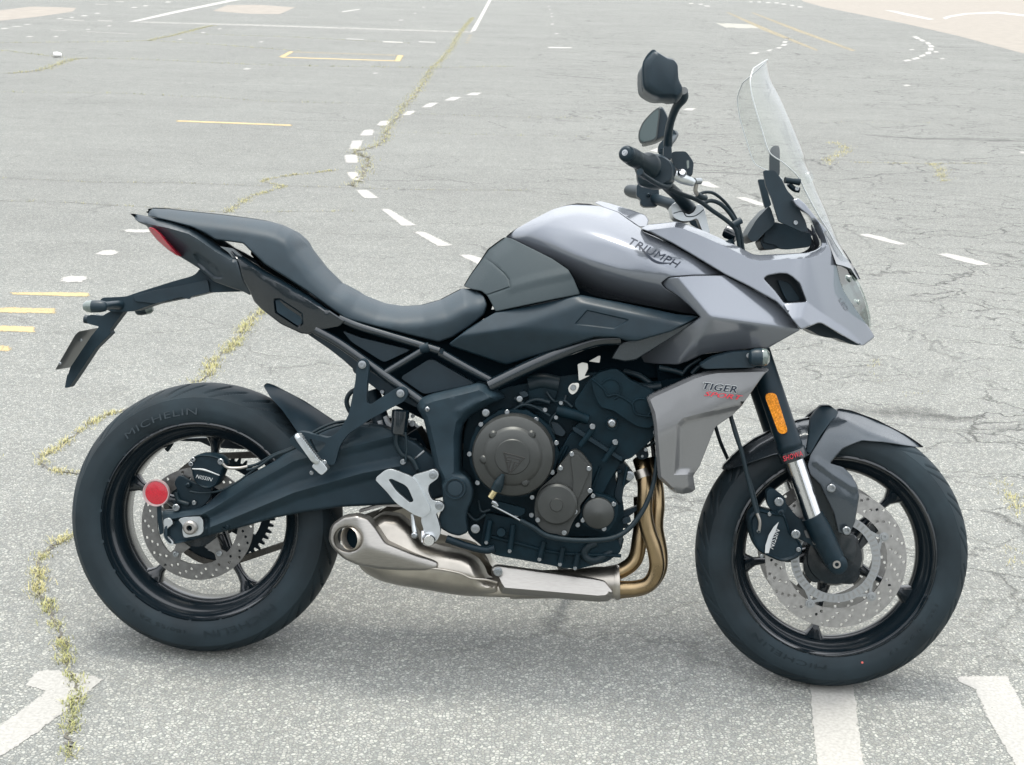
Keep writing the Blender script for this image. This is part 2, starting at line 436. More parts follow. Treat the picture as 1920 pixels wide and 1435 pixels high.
def bolt(c, x, y, d, r, parent, kind='cap', material=None):
    """r in sheet units of c"""
    p = at1(c, x, y, d); (u, v, _), = px(c, [(x, y, d)])
    rad = r / CROP[c][2] / PXM(u, v, d)
    o = link('bolt', bolt_mesh(kind, material or BOLT), None, parent); o.location = p; o.scale = (rad, rad * .9, rad); return o
def loft(name, secs, material, parent, caps=True, angle=40):
    """secs: list of closed loops (same count) of 3D points"""
    n = len(secs[0]); verts = [p for s_ in secs for p in s_]; faces = []
    for i in range(len(secs) - 1):
        for k in range(n): faces.append((i * n + k, i * n + (k + 1) % n, (i + 1) * n + (k + 1) % n, (i + 1) * n + k))
    if caps: faces += [tuple(range(n)), tuple(range((len(secs) - 1) * n, len(secs) * n))[::-1]]
    o = finish(name, verts, faces, material, parent, angle=angle); return recalc(o)
def outline_loft(name, c, poly, secs, material, parent, fil=8):
    """poly traced at the first depth; secs = (depth, scale, dx, dz) about the centre"""
    P = fillet(px(c, poly), fil); P = resample(P, 5)
    base = at(P[:, 0], P[:, 1], np.full(len(P), secs[0][0])); cen = base.mean(0); L = []
    for d, s_, dx, dz in secs:
        q = cen + (base - cen) * s_; q[:, 0] += dx; q[:, 2] += dz; q[:, 1] = d; L.append([tuple(p) for p in q])
    return loft(name, L, material, parent)
_txt = {}
def text_geo(s, shear=0.0):
    if (s, shear) in _txt: return _txt[(s, shear)]
    cu = bpy.data.curves.new('lettering', 'FONT'); cu.body = s; cu.shear = shear; cu.resolution_u = 3; cu.space_character = 1.08
    ob = bpy.data.objects.new('lettering', cu); COL.objects.link(ob)
    bpy.context.view_layer.update()
    me = bpy.data.meshes.new_from_object(ob.evaluated_get(bpy.context.evaluated_depsgraph_get()))
    V = np.array([v.co[:2] for v in me.vertices]); F = [tuple(p.vertices) for p in me.polygons]
    bpy.data.objects.remove(ob); bpy.data.curves.remove(cu); bpy.data.meshes.remove(me)
    bm = bmesh.new(); vs_ = [bm.verts.new((x, y, 0)) for x, y in V]      # small faces, so that print follows curved panels
    for f in F:
        try: bm.faces.new([vs_[i] for i in f])
        except ValueError: pass
    bmesh.ops.triangulate(bm, faces=bm.faces)
    for _ in range(2): bmesh.ops.subdivide_edges(bm, edges=[e for e in bm.edges if e.calc_length() > .16], cuts=1); bmesh.ops.triangulate(bm, faces=bm.faces)
    bm.verts.index_update(); V = np.array([v.co[:2] for v in bm.verts]); F = [tuple(v.index for v in f.verts) for f in bm.faces]; bm.free()
    V[:, 0] -= V[:, 0].min(); V /= .70; _txt[(s, shear)] = (V, F); return V, F
def lettering(name, s, c, p0, p1, h, depth, material, parent, shear=0.0, lift=.0012, squash=0.0):
    """baseline p0 -> p1 on sheet c, cap height h; depth: number or Depth"""
    V, F = text_geo(s, shear); (a, b) = np.array(px(c, [p0, p1])); hh = h / CROP[c][2]; w = V[:, 0].max()
    dx = (b - a) / w; nrm = np.array([dx[1], -dx[0]]); nrm = nrm / np.linalg.norm(nrm) * hh
    P = a + V[:, :1] * dx + V[:, 1:] * nrm
    y = (depth(P) if callable(depth) else np.full(len(P), depth)) - lift
    X = at(P[:, 0], P[:, 1], y)
    return finish(name, X, F, material, parent, smooth=False)

# ------------------------------------------------------------------ the ground
def gmat():
    M = bpy.data.materials.new('weathered_asphalt'); M.use_nodes = True; t = M.node_tree; b = t.nodes['Principled BSDF']; N = t.nodes.new; Lk = t.links.new
    co = N('ShaderNodeTexCoord')
    def noise(sc, det=4, ro=.55, vec=None):
        n = N('ShaderNodeTexNoise'); n.inputs['Scale'].default_value = sc; n.inputs['Detail'].default_value = det; n.inputs['Roughness'].default_value = ro
        Lk(vec or co.outputs['Object'], n.inputs['Vector']); return n
    def rng2(sock, a, b_, c, d):
        r = N('ShaderNodeMapRange'); r.inputs['From Min'].default_value = a; r.inputs['From Max'].default_value = b_
        r.inputs['To Min'].default_value = c; r.inputs['To Max'].default_value = d; Lk(sock, r.inputs['Value']); return r.outputs['Result']
    def math_(op, a, b_):
        m_ = N('ShaderNodeMath'); m_.operation = op
        for i, x in enumerate((a, b_)):
            if isinstance(x, (int, float)): m_.inputs[i].default_value = x
            else: Lk(x, m_.inputs[i])
        return m_.outputs[0]
    # aggregate: pale stones in darker binder
    wob = noise(160, 2); dv = N('ShaderNodeVectorMath'); dv.operation = 'MULTIPLY_ADD'; dv.inputs[1].default_value = (.006, .006, .006)
    Lk(wob.outputs['Color'], dv.inputs[0]); Lk(co.outputs['Object'], dv.inputs[2])
    v1 = N('ShaderNodeTexVoronoi'); v1.inputs['Scale'].default_value = 118; Lk(dv.outputs[0], v1.inputs['Vector'])
    v2 = N('ShaderNodeTexVoronoi'); v2.feature = 'DISTANCE_TO_EDGE'; v2.inputs['Scale'].default_value = 118; Lk(dv.outputs[0], v2.inputs['Vector'])
    sep = N('ShaderNodeSeparateColor'); Lk(v1.outputs['Color'], sep.inputs[0])
    stone = rng2(sep.outputs[0], 0, 1, .235, .43)
    edge = rng2(v2.outputs['Distance'], .03, .20, 0, 1)
    sz = rng2(sep.outputs[1], .1, .5, .45, 1)
    fac = math_('MULTIPLY', edge, sz)
    fine = noise(330, 3); binder = rng2(fine.outputs['Fac'], .3, .7, .10, .235)
    mixc = N('ShaderNodeMix'); mixc.data_type = 'FLOAT'; Lk(fac, mixc.inputs[0]); Lk(binder, mixc.inputs[2]); Lk(stone, mixc.inputs[3])
    big = noise(.55, 6, .6); lf = rng2(big.outputs['Fac'], .3, .7, .92, 1.07)
    mid = noise(5, 5, .6); lm = rng2(mid.outputs['Fac'], .3, .7, .94, 1.06)
    mp2 = N('ShaderNodeMapping'); mp2.inputs['Scale'].default_value = (.12, 1.6, 1); Lk(co.outputs['Object'], mp2.inputs['Vector'])
    strk = noise(1.5, 6, .65, mp2.outputs['Vector']); ls = rng2(strk.outputs['Fac'], .35, .65, .96, 1.035)
    val = math_('MULTIPLY', math_('MULTIPLY', math_('MULTIPLY', mixc.outputs[0], lf), lm), ls)
    # fine surface cracking, mostly to the right of the lot
    w2 = noise(1.7, 5, .6); dv2 = N('ShaderNodeVectorMath'); dv2.operation = 'MULTIPLY_ADD'; dv2.inputs[1].default_value = (.55, .55, 0)
    Lk(w2.outputs['Color'], dv2.inputs[0]); Lk(co.outputs['Object'], dv2.inputs[2])
    w3 = noise(8, 4, .65); dv3 = N('ShaderNodeVectorMath'); dv3.operation = 'MULTIPLY_ADD'; dv3.inputs[1].default_value = (.11, .11, 0); Lk(w3.outputs['Color'], dv3.inputs[0]); Lk(dv2.outputs[0], dv3.inputs[2]); dv2 = dv3
    mp3 = N('ShaderNodeMapping'); mp3.inputs['Scale'].default_value = (.75, 1.5, 1); Lk(dv2.outputs[0], mp3.inputs['Vector'])
    def crack(sc, w):
        v = N('ShaderNodeTexVoronoi'); v.feature = 'DISTANCE_TO_EDGE'; v.inputs['Scale'].default_value = sc; Lk(mp3.outputs[0], v.inputs['Vector'])
        return rng2(v.outputs['Distance'], 0, w, 1, 0)
    c1 = crack(1.0, .010); c2 = crack(2.7, .019)
    sx = N('ShaderNodeSeparateXYZ'); Lk(co.outputs['Object'], sx.inputs[0])
    right = rng2(sx.outputs[0], -.5, 1.2, .05, 1)
    pn = noise(.45, 3); pm = rng2(pn.outputs['Fac'], .36, .5, .1, 1)
    ck = math_('MAXIMUM', math_('MULTIPLY', c1, math_('MULTIPLY', pm, rng2(sx.outputs[0], -1.5, 1.0, .3, .8))), math_('MULTIPLY', math_('MULTIPLY', c2, right), math_('MULTIPLY', rng2(mid.outputs['Fac'], .32, .52, .1, .95), pm)))
    near = rng2(sx.outputs[1], 2.6, 3.6, 0, 1); ck = math_('MULTIPLY', ck, near)
    sxy = N('ShaderNodeSeparateXYZ'); Lk(co.outputs['Object'], sxy.inputs[0]); farf = rng2(sxy.outputs[1], 2.2, 9.0, 1.02, .84)  # ground colour darkens with distance, offsetting brighter shading at grazing view
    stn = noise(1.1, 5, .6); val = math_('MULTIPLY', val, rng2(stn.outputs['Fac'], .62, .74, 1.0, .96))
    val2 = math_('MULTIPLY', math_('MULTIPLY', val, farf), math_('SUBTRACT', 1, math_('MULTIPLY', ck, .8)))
    tint = N('ShaderNodeMix'); tint.data_type = 'RGBA'; tint.inputs[6].default_value = (.935, 1.0, .96, 1); tint.inputs[7].default_value = (1.0, 1.0, .89, 1)
    Lk(rng2(fac, 0, 1, .12, .85), tint.inputs[0])
    sc_ = N('ShaderNodeVectorMath'); sc_.operation = 'SCALE'; Lk(tint.outputs[2], sc_.inputs[0]); Lk(val2, sc_.inputs['Scale'])
    Lk(sc_.outputs[0], b.inputs['Base Color']); b.inputs['Roughness'].default_value = .8; b.inputs['Specular IOR Level'].default_value = .4; b.inputs['Diffuse Roughness'].default_value = 1.0
    hgt = math_('ADD', math_('MULTIPLY', fac, 1.0), math_('MULTIPLY', fine.outputs['Fac'], .6))
    bp = N('ShaderNodeBump'); bp.inputs['Strength'].default_value = .55; bp.inputs['Distance'].default_value = .004
    Lk(math_('SUBTRACT', hgt, math_('MULTIPLY', ck, 2.0)), bp.inputs['Height']); Lk(bp.outputs['Normal'], b.inputs['Normal'])
    return M
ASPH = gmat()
def paint_mat(name, color, wear):
    M = bpy.data.materials.new(name); M.use_nodes = True; t = M.node_tree; b = t.nodes['Principled BSDF']; N = t.nodes.new; Lk = t.links.new
    co = N('ShaderNodeTexCoord'); n = N('ShaderNodeTexNoise'); n.inputs['Scale'].default_value = 130; n.inputs['Detail'].default_value = 4; Lk(co.outputs['Object'], n.inputs['Vector'])
    n2 = N('ShaderNodeTexNoise'); n2.inputs['Scale'].default_value = 9; n2.inputs['Detail'].default_value = 5; Lk(co.outputs['Object'], n2.inputs['Vector'])
    at_ = N('ShaderNodeAttribute'); at_.attribute_name = 'edge'
    a = N('ShaderNodeMath'); a.operation = 'MULTIPLY_ADD'; Lk(n2.outputs['Fac'], a.inputs[0]); a.inputs[1].default_value = .55; fm = N('ShaderNodeMath'); fm.operation = 'MULTIPLY'; fm.inputs[1].default_value = 1.4; Lk(n.outputs['Fac'], fm.inputs[0]); Lk(fm.outputs[0], a.inputs[2])
    e = N('ShaderNodeMath'); e.operation = 'MULTIPLY_ADD'; Lk(at_.outputs['Fac'], e.inputs[0]); e.inputs[1].default_value = .36; Lk(a.outputs[0], e.inputs[2])
    r = N('ShaderNodeMapRange'); r.inputs['From Min'].default_value = wear; r.inputs['From Max'].default_value = wear + .14; r.inputs['To Min'].default_value = 0; r.inputs['To Max'].default_value = 1
    Lk(e.outputs[0], r.inputs['Value'])
    mr = N('ShaderNodeMapRange'); mr.inputs['From Min'].default_value = .3; mr.inputs['From Max'].default_value = .7; mr.inputs['To Min'].default_value = .82; mr.inputs['To Max'].default_value = 1.08
    Lk(n.outputs['Fac'], mr.inputs['Value']); s_ = N('ShaderNodeVectorMath'); s_.operation = 'SCALE'; s_.inputs[0].default_value = color; Lk(mr.outputs['Result'], s_.inputs['Scale'])
    Lk(s_.outputs[0], b.inputs['Base Color']); b.inputs['Roughness'].default_value = .7
    bp = N('ShaderNodeBump'); bp.inputs['Strength'].default_value = .5; bp.inputs['Distance'].default_value = .003; Lk(n.outputs['Fac'], bp.inputs['Height']); Lk(bp.outputs['Normal'], b.inputs['Normal'])
    tr = N('ShaderNodeBsdfTransparent'); mxs = N('ShaderNodeMixShader'); o = t.nodes['Material Output']
    Lk(r.outputs['Result'], mxs.inputs['Fac']); Lk(b.outputs[0], mxs.inputs[1]); Lk(tr.outputs[0], mxs.inputs[2]); Lk(mxs.outputs[0], o.inputs['Surface'])
    return M
WSOLID = paint_mat('white_road_paint', (.345, .342, .318), 1.6)  # unworn and lighter, makes up in colour for shade below the wheel
WPAINT = paint_mat('worn_white_road_paint', (.30, .298, .278), 1.27)
WFAINT = paint_mat('faded_white_road_paint', (.34, .34, .315), .94)
YPAINT = paint_mat('worn_yellow_road_paint', (.36, .285, .14), 1.12)
YFAINT = paint_mat('faded_yellow_road_paint', (.32, .275, .17), .93)
PATCH = mat('pinkish_asphalt_patch', (.215, .197, .170), .85, noise=(3, .15), bump=(200, .5, .004))

S_ = 900.0
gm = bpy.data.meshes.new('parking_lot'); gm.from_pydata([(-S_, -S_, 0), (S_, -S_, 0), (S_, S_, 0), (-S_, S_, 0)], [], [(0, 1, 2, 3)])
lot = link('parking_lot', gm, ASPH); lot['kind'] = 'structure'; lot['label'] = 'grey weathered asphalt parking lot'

def ground_sheet(name, pts, material, z, parent=lot, jitter=0.0, soft=.02):
    """flat marking on the ground; its rim carries edge = 1 so that the paint can wear there"""
    P = np.array([p[:2] for p in pts], float); G = ground(P[:, 0], P[:, 1], z)[:, :2]
    c = G.mean(0); L = np.linalg.norm(G - np.roll(G, -1, 0), axis=1)
    wdt = max(.004, min(soft, .22 * L.min()))
    rs = resample([tuple(g) for g in G], max(.012, L.max() / 40))
    n = len(rs); ar = 0.5 * np.sum(rs[:, 0] * np.roll(rs[:, 1], -1) - np.roll(rs[:, 0], -1) * rs[:, 1])
    tg = np.roll(rs, -1, 0) - np.roll(rs, 1, 0); tg /= np.maximum(np.linalg.norm(tg, axis=1), 1e-9)[:, None]
    nn = np.c_[-tg[:, 1], tg[:, 0]] * (1 if ar > 0 else -1)
    out = rs - nn * wdt * .35 + (nrng.normal(0, jitter, rs.shape) if jitter else 0)
    inn = rs + nn * wdt
    V = [(*p, z) for p in out] + [(*p, z) for p in inn]; F = [(i, (i + 1) % n, n + (i + 1) % n, n + i) for i in range(n)]
    rv, re, rf, *_ = delaunay_2d_cdt([Vector(p) for p in inn], [(i, (i + 1) % n) for i in range(n)], [], 1, 1e-6)
    k = len(V); V += [(p[0], p[1], z) for p in rv]; F += [tuple(k + i for i in f) for f in rf]
    me = bpy.data.meshes.new(name); me.from_pydata(V, [], F); me.validate()
    bm = bmesh.new(); bm.from_mesh(me); bmesh.ops.recalc_face_normals(bm, faces=bm.faces)
    if sum(f.normal.z * f.calc_area() for f in bm.faces) < 0: bmesh.ops.reverse_faces(bm, faces=bm.faces)
    for f in bm.faces:
        if f.normal.z < 0: f.normal_flip()
    bm.to_mesh(me); bm.free()
    at_ = me.attributes.new('edge', 'FLOAT', 'POINT')
    for i in range(len(me.vertices)): at_.data[i].value = 1.0 if i < n else 0.0
    o = link(name, me, material, parent); o['kind'] = 'structure'; return o

Zp = .0014
# near markings
ground_sheet('painted_line', px('N', [(-300, 1590), (0, 1395), (180, 1270), (330, 1160), (400, 1100), (520, 1003), (470, 988), (360, 972), (240, 955), (185, 965), (130, 1030), (200, 1050), (235, 1062), (0, 1240), (-300, 1440)]), WPAINT, Zp, jitter=.0018)
ground_sheet('painted_line', px('O', [(690, 850), (910, 850), (970, 1347), (995, 1560), (765, 1560), (735, 1347)]), WSOLID, Zp, jitter=.0015)
ground_sheet('painted_line', px('O', [(1540, 832), (1812, 830), (1860, 905), (1960, 1090), (2180, 1560), (1985, 1560), (1870, 1340), (1700, 1050), (1640, 905), (1545, 862)]), WPAINT, Zp, jitter=.0015)
# dashed arcs
def dash(c, pts, m_=None, name='painted_dash'): ground_sheet(name, px(c, pts), m_ or WPAINT, Zp, jitter=.002)
for q in ([(1180, 536), (1215, 522), (1272, 522), (1240, 537)], [(1055, 566), (1100, 547), (1157, 546), (1115, 566)], [(930, 606), (975, 580), (1028, 577), (985, 603)],
          [(820, 650), (850, 626), (903, 622), (865, 648)], [(678, 708), (700, 682), (755, 678), (735, 706)], [(582, 764), (610, 732), (663, 728), (655, 762)],
          [(523, 838), (545, 792), (600, 790), (580, 838)], [(505, 916), (500, 872), (568, 870), (570, 916)], [(538, 1010), (508, 968), (568, 970), (605, 1022)],
          [(610, 1115), (565, 1068), (628, 1070), (690, 1115)], [(701, 1174), (749, 1178), (899, 1268), (821, 1270)], [(881, 1300), (947, 1306), (1102, 1380), (1031, 1386)],
          [(1138, 1432), (1204, 1434), (1276, 1455), (1330, 1500), (1252, 1488)]):
    dash('L', q)
dash('Q', [(440, 160), (500, 152), (620, 178), (700, 205), (800, 232), (740, 236), (640, 212)])
dash('Q', [(1030, 306), (1100, 298), (1290, 342), (1430, 384), (1330, 388), (1180, 352)])
dash('M', [(265, 985), (310, 983), (410, 1015), (415, 1028), (370, 1022)])
dash('M', [(88, 905), (125, 905), (185, 935), (150, 936), (95, 925)])
dash('M', [(0, 548), (20, 540), (70, 540), (45, 552)])
dash('P', [(1219, 283), (1235, 277), (1252, 280), (1240, 287)])
for q in ([(1143, 183), (1165, 181), (1190, 194), (1165, 195)], [(1175, 198), (1195, 196), (1212, 206), (1190, 208)], [(1207, 212), (1228, 210), (1240, 222), (1218, 222)],
          [(1222, 226), (1245, 225), (1255, 236), (1230, 237)], [(1222, 241), (1250, 240), (1250, 252), (1224, 252)], [(1208, 262), (1235, 256), (1240, 268), (1212, 272)],
          [(1175, 280), (1205, 270), (1213, 278), (1185, 285)], [(1138, 294), (1170, 284), (1185, 292), (1155, 299)], [(1098, 302), (1125, 296), (1142, 302), (1112, 308)],
          [(1248, 257), (1270, 255), (1278, 262), (1256, 263)], [(1128, 246), (1150, 245), (1158, 250), (1136, 251)], [(1280, 291), (1300, 290), (1308, 295), (1288, 296)],
          [(1098, 425), (1120, 421), (1138, 427), (1115, 432)], [(1676, 757), (1700, 755), (1720, 764), (1690, 766)],
          [(330, 268), (350, 261), (385, 261), (368, 270)], [(415, 253), (435, 247), (450, 248), (432, 256)], [(460, 241), (475, 236), (498, 236), (485, 243)],
          [(487, 228), (498, 220), (522, 220), (515, 229)], [(497, 214), (502, 206), (522, 206), (520, 214)], [(508, 198), (512, 190), (528, 190), (530, 198)],
          [(30, 16), (52, 15), (54, 20), (32, 21)], [(78, 20), (98, 19), (102, 24), (82, 25)], [(105, 28), (130, 28), (138, 34), (112, 33)], [(412, 11), (432, 10), (440, 15), (418, 16)],
          [(455, 13), (475, 12), (484, 17), (462, 18)], [(490, 18), (510, 18), (518, 24), (496, 24)], [(532, 25), (552, 25), (560, 31), (540, 31)], [(570, 32), (592, 32), (600, 38), (578, 38)],
          [(330, 9), (345, 8), (350, 12), (336, 13)], [(370, 9), (388, 8), (392, 13), (375, 13)]):
    dash('M', q)
# long lines
ground_sheet('painted_line', px('K', [(720, 124), (960, 68), (1310, -4), (1368, -4), (1020, 68), (770, 122)]), WPAINT, Zp)
ground_sheet('painted_line', px('L', [(-660, 122), (0, 138), (1220, 178), (1222, 186), (0, 147), (-660, 127)]), WFAINT, Zp)
ground_sheet('painted_line', px('L', [(1205, 180), (1250, 105), (1310, -4), (1328, -4), (1270, 105), (1232, 180)]), WPAINT, Zp + .0006)
ground_sheet('painted_line', px('M', [(1003, 50), (1060, 55), (1255, 96), (1230, 100), (1100, 75)]), WPAINT, Zp + .0012)
ground_sheet('painted_line', px('M', [(1295, 90), (1320, 80), (1405, 66), (1570, 58), (1900, 95), (1900, 104), (1570, 68), (1420, 73), (1340, 86), (1310, 97)]), WPAINT, Zp + .0012)
ground_sheet('painted_line', px('M', [(215, 62), (232, 63), (440, 150), (680, 250), (665, 254), (400, 152)]), YFAINT, Zp)
ground_sheet('painted_line', px('M', [(340, 64), (355, 64), (560, 140), (865, 252), (845, 256), (560, 154)]), YFAINT, Zp)
ground_sheet('painted_line', px('K', [(995, 676), (1640, 701), (1642, 710), (995, 685)]), YPAINT, Zp)
ground_sheet('painted_line', px('K', [(1565, 322), (1625, 290), (1655, 290), (1605, 322)]), YPAINT, Zp + .0006)
ground_sheet('painted_line', px('L', [(140, 320), (800, 341), (800, 346), (140, 325)]), YPAINT, Zp)
ground_sheet('painted_line', px('L', [(210, 291), (825, 310), (825, 315), (210, 295)]), YFAINT, Zp)
ground_sheet('painted_line', px('L', [(775, 345), (795, 312), (832, 312), (812, 346)]), YPAINT, Zp + .0006)
for y0, y1, x0, x1 in ((234, 262, 60, 572), (332, 369, -300, 360), (450, 489, -300, 228), (572, 612, -300, 72)):
    ground_sheet('painted_line', px('J', [(x0, y0), (x1 * .6 + x0 * .4, y0 - 2), (x1 - 4, y0 + 3), (x1, (y0 + y1) / 2), (x1 - 8, y1), (x0 + 20, y1 - 14)]), YPAINT, Zp, jitter=.004)
# pale blotches and far dashes on the left
for c, q in (('A', [(355, 380), (400, 360), (480, 355), (515, 370), (470, 388), (400, 388)]), ('A', [(125, 548), (180, 530), (280, 530), (303, 545), (250, 570), (160, 572)]),
             ('A', [(520, 224), (600, 216), (720, 218), (720, 236), (620, 238)])):
    ground_sheet('paint_blotch', px(c, q), WPAINT, Zp, jitter=.006)
for x0, y0, w, h in ((145, 203, 45, 6), (298, 203, 34, 6), (480, 163, 30, 5), (600, 143, 30, 6), (998, 219, 30, 5), (1365, 384, 50, 8), (1455, 233, 28, 6), (1128, 181, 30, 5), (1222, 160, 28, 5),
                     (316, 103, 40, 5), (390, 96, 30, 5), (450, 86, 48, 6), (530, 72, 38, 6), (735, 39, 42, 6), (800, 30, 38, 6), (925, 9, 40, 6), (0, 158, 50, 6), (60, 147, 70, 4), (130, 136, 50, 4)):
    ground_sheet('painted_dash', px('K', [(x0, y0 + h), (x0 + w * .35, y0), (x0 + w, y0 + h * .2), (x0 + w * .7, y0 + h)]), WPAINT, Zp)
for x0, y0, w, h in ((355, 108, 120, 6), (545, 112, 90, 6), (280, 167, 100, 4), (480, 176, 290, 4), (530, 21, 80, 5), (640, 6, 60, 5)):
    ground_sheet('painted_line', px('K', [(x0, y0), (x0 + w, y0 + w * .05), (x0 + w, y0 + h + w * .05), (x0, y0 + h)]), WFAINT, Zp)
for x0, y0, w, h in ((1640, 34, 14, 4), (1645, 52, 14, 4), (1655, 75, 16, 4), (1655, 92, 18, 5), (1655, 133, 24, 6), (1678, 187, 26, 6), (800, 111, 32, 5), (885, 73, 20, 4), (930, 39, 24, 4), (655, 409, 34, 6)):
    ground_sheet('painted_dash', px('L', [(x0, y0 + h), (x0 + w * .35, y0), (x0 + w, y0 + h * .2), (x0 + w * .7, y0 + h)]), WPAINT, Zp)
for x0, y0, w, h, d in ((1645, 264, 130, 7, .02), (715, 231, 110, 8, .05), (915, 233, 95, 5, .04), (510, 217, 98, 4, .04), (485, 64, 100, 6, -.14)):
    ground_sheet('painted_line', px('L', [(x0, y0), (x0 + w, y0 + w * d), (x0 + w, y0 + h * .8 + w * d), (x0, y0 + h)]), WPAINT, Zp)
for y0 in (197, 211, 224, 237):
    ground_sheet('painted_dash', px('L', [(1190 - (y0 - 197) * .55, y0 + 6), (1198 - (y0 - 197) * .55, y0), (1222 - (y0 - 197) * .5, y0), (1214 - (y0 - 197) * .5, y0 + 6)]), YFAINT, Zp)
# old patches of pinkish asphalt
PATCHF = mat('pale_concrete_patch', (.25, .25, .22), .85, noise=(4, .12), bump=(200, .5, .004))
for c, q, z in (('K', [(-200, 80), (0, 60), (180, 38), (290, 40), (420, 45), (400, 66), (200, 95), (0, 116), (-200, 130)], .0008),
                ('K', [(1210, 62), (1290, 30), (1450, 28), (1650, 42), (1560, 80), (1400, 78)], .0008)):
    o = ground_sheet('asphalt_patch', px(c, q), PATCH, z, soft=.3)
o = ground_sheet('asphalt_patch', px('M', [(560, -40), (610, 8), (720, 38), (900, 74), (1120, 118), (1400, 182), (1701, 262), (2600, 480), (2600, -40)]), PATCH, .0008, soft=.3)
ground_sheet('asphalt_patch', px('M', [(175, 115), (330, 122), (370, 142), (230, 140)]), PATCHF, .0008, soft=.2)

# cracks with grass growing in them
CRACKM = mat('crack_soil', (.10, .095, .08), .95, noise=(40, .4))
gv, gf, gc = [], [], []
def blade(x, y, h, hue, spread):
    a = rng.uniform(0, 6.283); w = h * rng.uniform(.035, .06) + .0005; dx, dy = math.cos(a), math.sin(a); ln = rng.uniform(.4, 1.5) * h * spread
    k = len(gv); px_, py_ = -dy * w, dx * w
    gv.extend([(x - px_, y - py_, 0), (x + px_, y + py_, 0), (x + dx * ln * .4 + px_ * .7, y + dy * ln * .4 + py_ * .7, h * .62), (x + dx * ln * .4 - px_ * .7, y + dy * ln * .4 - py_ * .7, h * .62), (x + dx * ln, y + dy * ln, h * rng.uniform(.75, 1))])
    gf.extend([(k, k + 1, k + 2, k + 3), (k + 3, k + 2, k + 4)]); gc.extend([hue] * 5)
def grass_line(c, pts, width, dens, h, hue=.5, gap=.35, crack=.007):
    """width and h in metres, dens = blades per metre"""
    P = px(c, pts); G = ground(np.array([p[0] for p in P]), np.array([p[1] for p in P]))[:, :2]
    Q = spline([(g[0], g[1], 0) for g in G], 10); L = 0; ph = rng.uniform(0, 50)
    ctrl = [(q.x + rng.gauss(0, crack * .8), q.y + rng.gauss(0, crack * .8)) for q in Q]
    if crack:
        V, F = [], []
        n = len(ctrl)
        for i, (x, y) in enumerate(ctrl):
            a, b = ctrl[max(i - 1, 0)], ctrl[min(i + 1, n - 1)]; t = Vector((b[0] - a[0], b[1] - a[1])); t = t.normalized() if t.length > 0 else Vector((1, 0))
            w = crack * rng.uniform(.3, .9) * .6; V += [(x - t.y * w, y + t.x * w, .0025), (x + t.y * w, y - t.x * w, .0025)]
            if i: F.append((2 * i - 2, 2 * i - 1, 2 * i + 1, 2 * i))
        me = bpy.data.meshes.new('crack'); me.from_pydata(V, [], F)
        for p in me.polygons:
            if p.normal.z < 0: p.flip()
        o = link('crack', me, CRACKM, lot); o['kind'] = 'structure'
    for i in range(len(Q) - 1):
        a, b = Q[i], Q[i + 1]; l = (b - a).length
        for _ in range(int(l * dens * 1.35 + rng.random())):
            t = rng.random(); s = L + l * t
            cl = .5 + .5 * math.sin(s * 6.3 / .33 + ph) * .6 + .4 * math.sin(s * 6.3 / .11 + ph * 2)
            if cl < gap: continue
            q = a.lerp(b, t); blade(q.x + rng.gauss(0, width * .62), q.y + rng.gauss(0, width * .62), h * rng.uniform(.10, .55) * (.5 + .6 * cl), min(1, max(0, hue + .06 + rng.gauss(0, .18))), 1.0)
        L += l
# near left line of grass
grass_line('N', [(350, 1400), (345, 1330), (355, 1230), (375, 1130), (385, 1040), (345, 970)], .018, 1500, .030, .35, .25)
grass_line('N', [(340, 930), (320, 850), (300, 780), (260, 680), (235, 610)], .018, 1500, .028, .5, .25)
grass_line('N', [(215, 600), (190, 560), (195, 480), (200, 420), (260, 340), (380, 270)], .020, 1500, .030, .72, .28)
grass_line('J', [(520, 1400), (400, 1385), (310, 1360), (250, 1290), (330, 1260), (480, 1150), (620, 1050), (720, 1010), (830, 980)], .022, 1100, .032, .75, .4)
grass_line('J', [(-60, 1290), (0, 1275), (110, 1275)], .02, 900, .028, .8, .4, 0)
grass_line('J', [(1240, 810), (1330, 770), (1370, 670), (1450, 610), (1530, 530), (1580, 440), (1680, 360), (1760, 300)], .03, 1300, .035, .7, .3)
grass_line('K', [(1260, 1200), (1350, 1150), (1410, 1110), (1500, 1080), (1590, 1050), (1480, 1020), (1620, 990), (1760, 975), (1880, 960)], .03, 700, .032, .75, .42)
grass_line('K', [(-30, 1130), (360, 1140), (700, 1160), (1000, 1175), (1260, 1195), (1700, 1192), (2000, 1190)], .02, 120, .03, .55, .62)
grass_line('K', [(-30, 1000), (400, 1020), (580, 1027), (1000, 1030), (1400, 1045), (1700, 1050), (2100, 1062), (2500, 1070), (3000, 1072)], .022, 110, .028, .65, .6)
grass_line('L', [(550, 1050), (540, 1040), (580, 1010), (610, 960), (630, 900), (610, 880), (560, 855), (690, 815), (730, 770), (740, 720), (790, 660), (830, 600), (880, 545), (915, 500), (950, 450), (990, 390), (1050, 330), (1100, 270), (1140, 200), (1185, 140), (1220, 100)], .06, 330, .045, .66, .42, .025)
grass_line('L', [(900, 515), (1130, 515), (1330, 520)], .03, 70, .04, .4, .5)
grass_line('L', [(820, 640), (1070, 648), (1370, 658), (1900, 668)], .03, 70, .04, .4, .55)
grass_line('L', [(0, 835), (300, 835), (560, 830)], .02, 6, .03, .4, .8)
grass_line('L', [(800, 752), (930, 748), (1150, 756), (1490, 765), (1900, 770)], .03, 60, .04, .3, .6)
grass_line('K', [(-60, 518), (250, 522), (700, 528), (1020, 545), (1180, 548), (1480, 570), (1800, 580), (2000, 585)], .035, 90, .05, .35, .5)
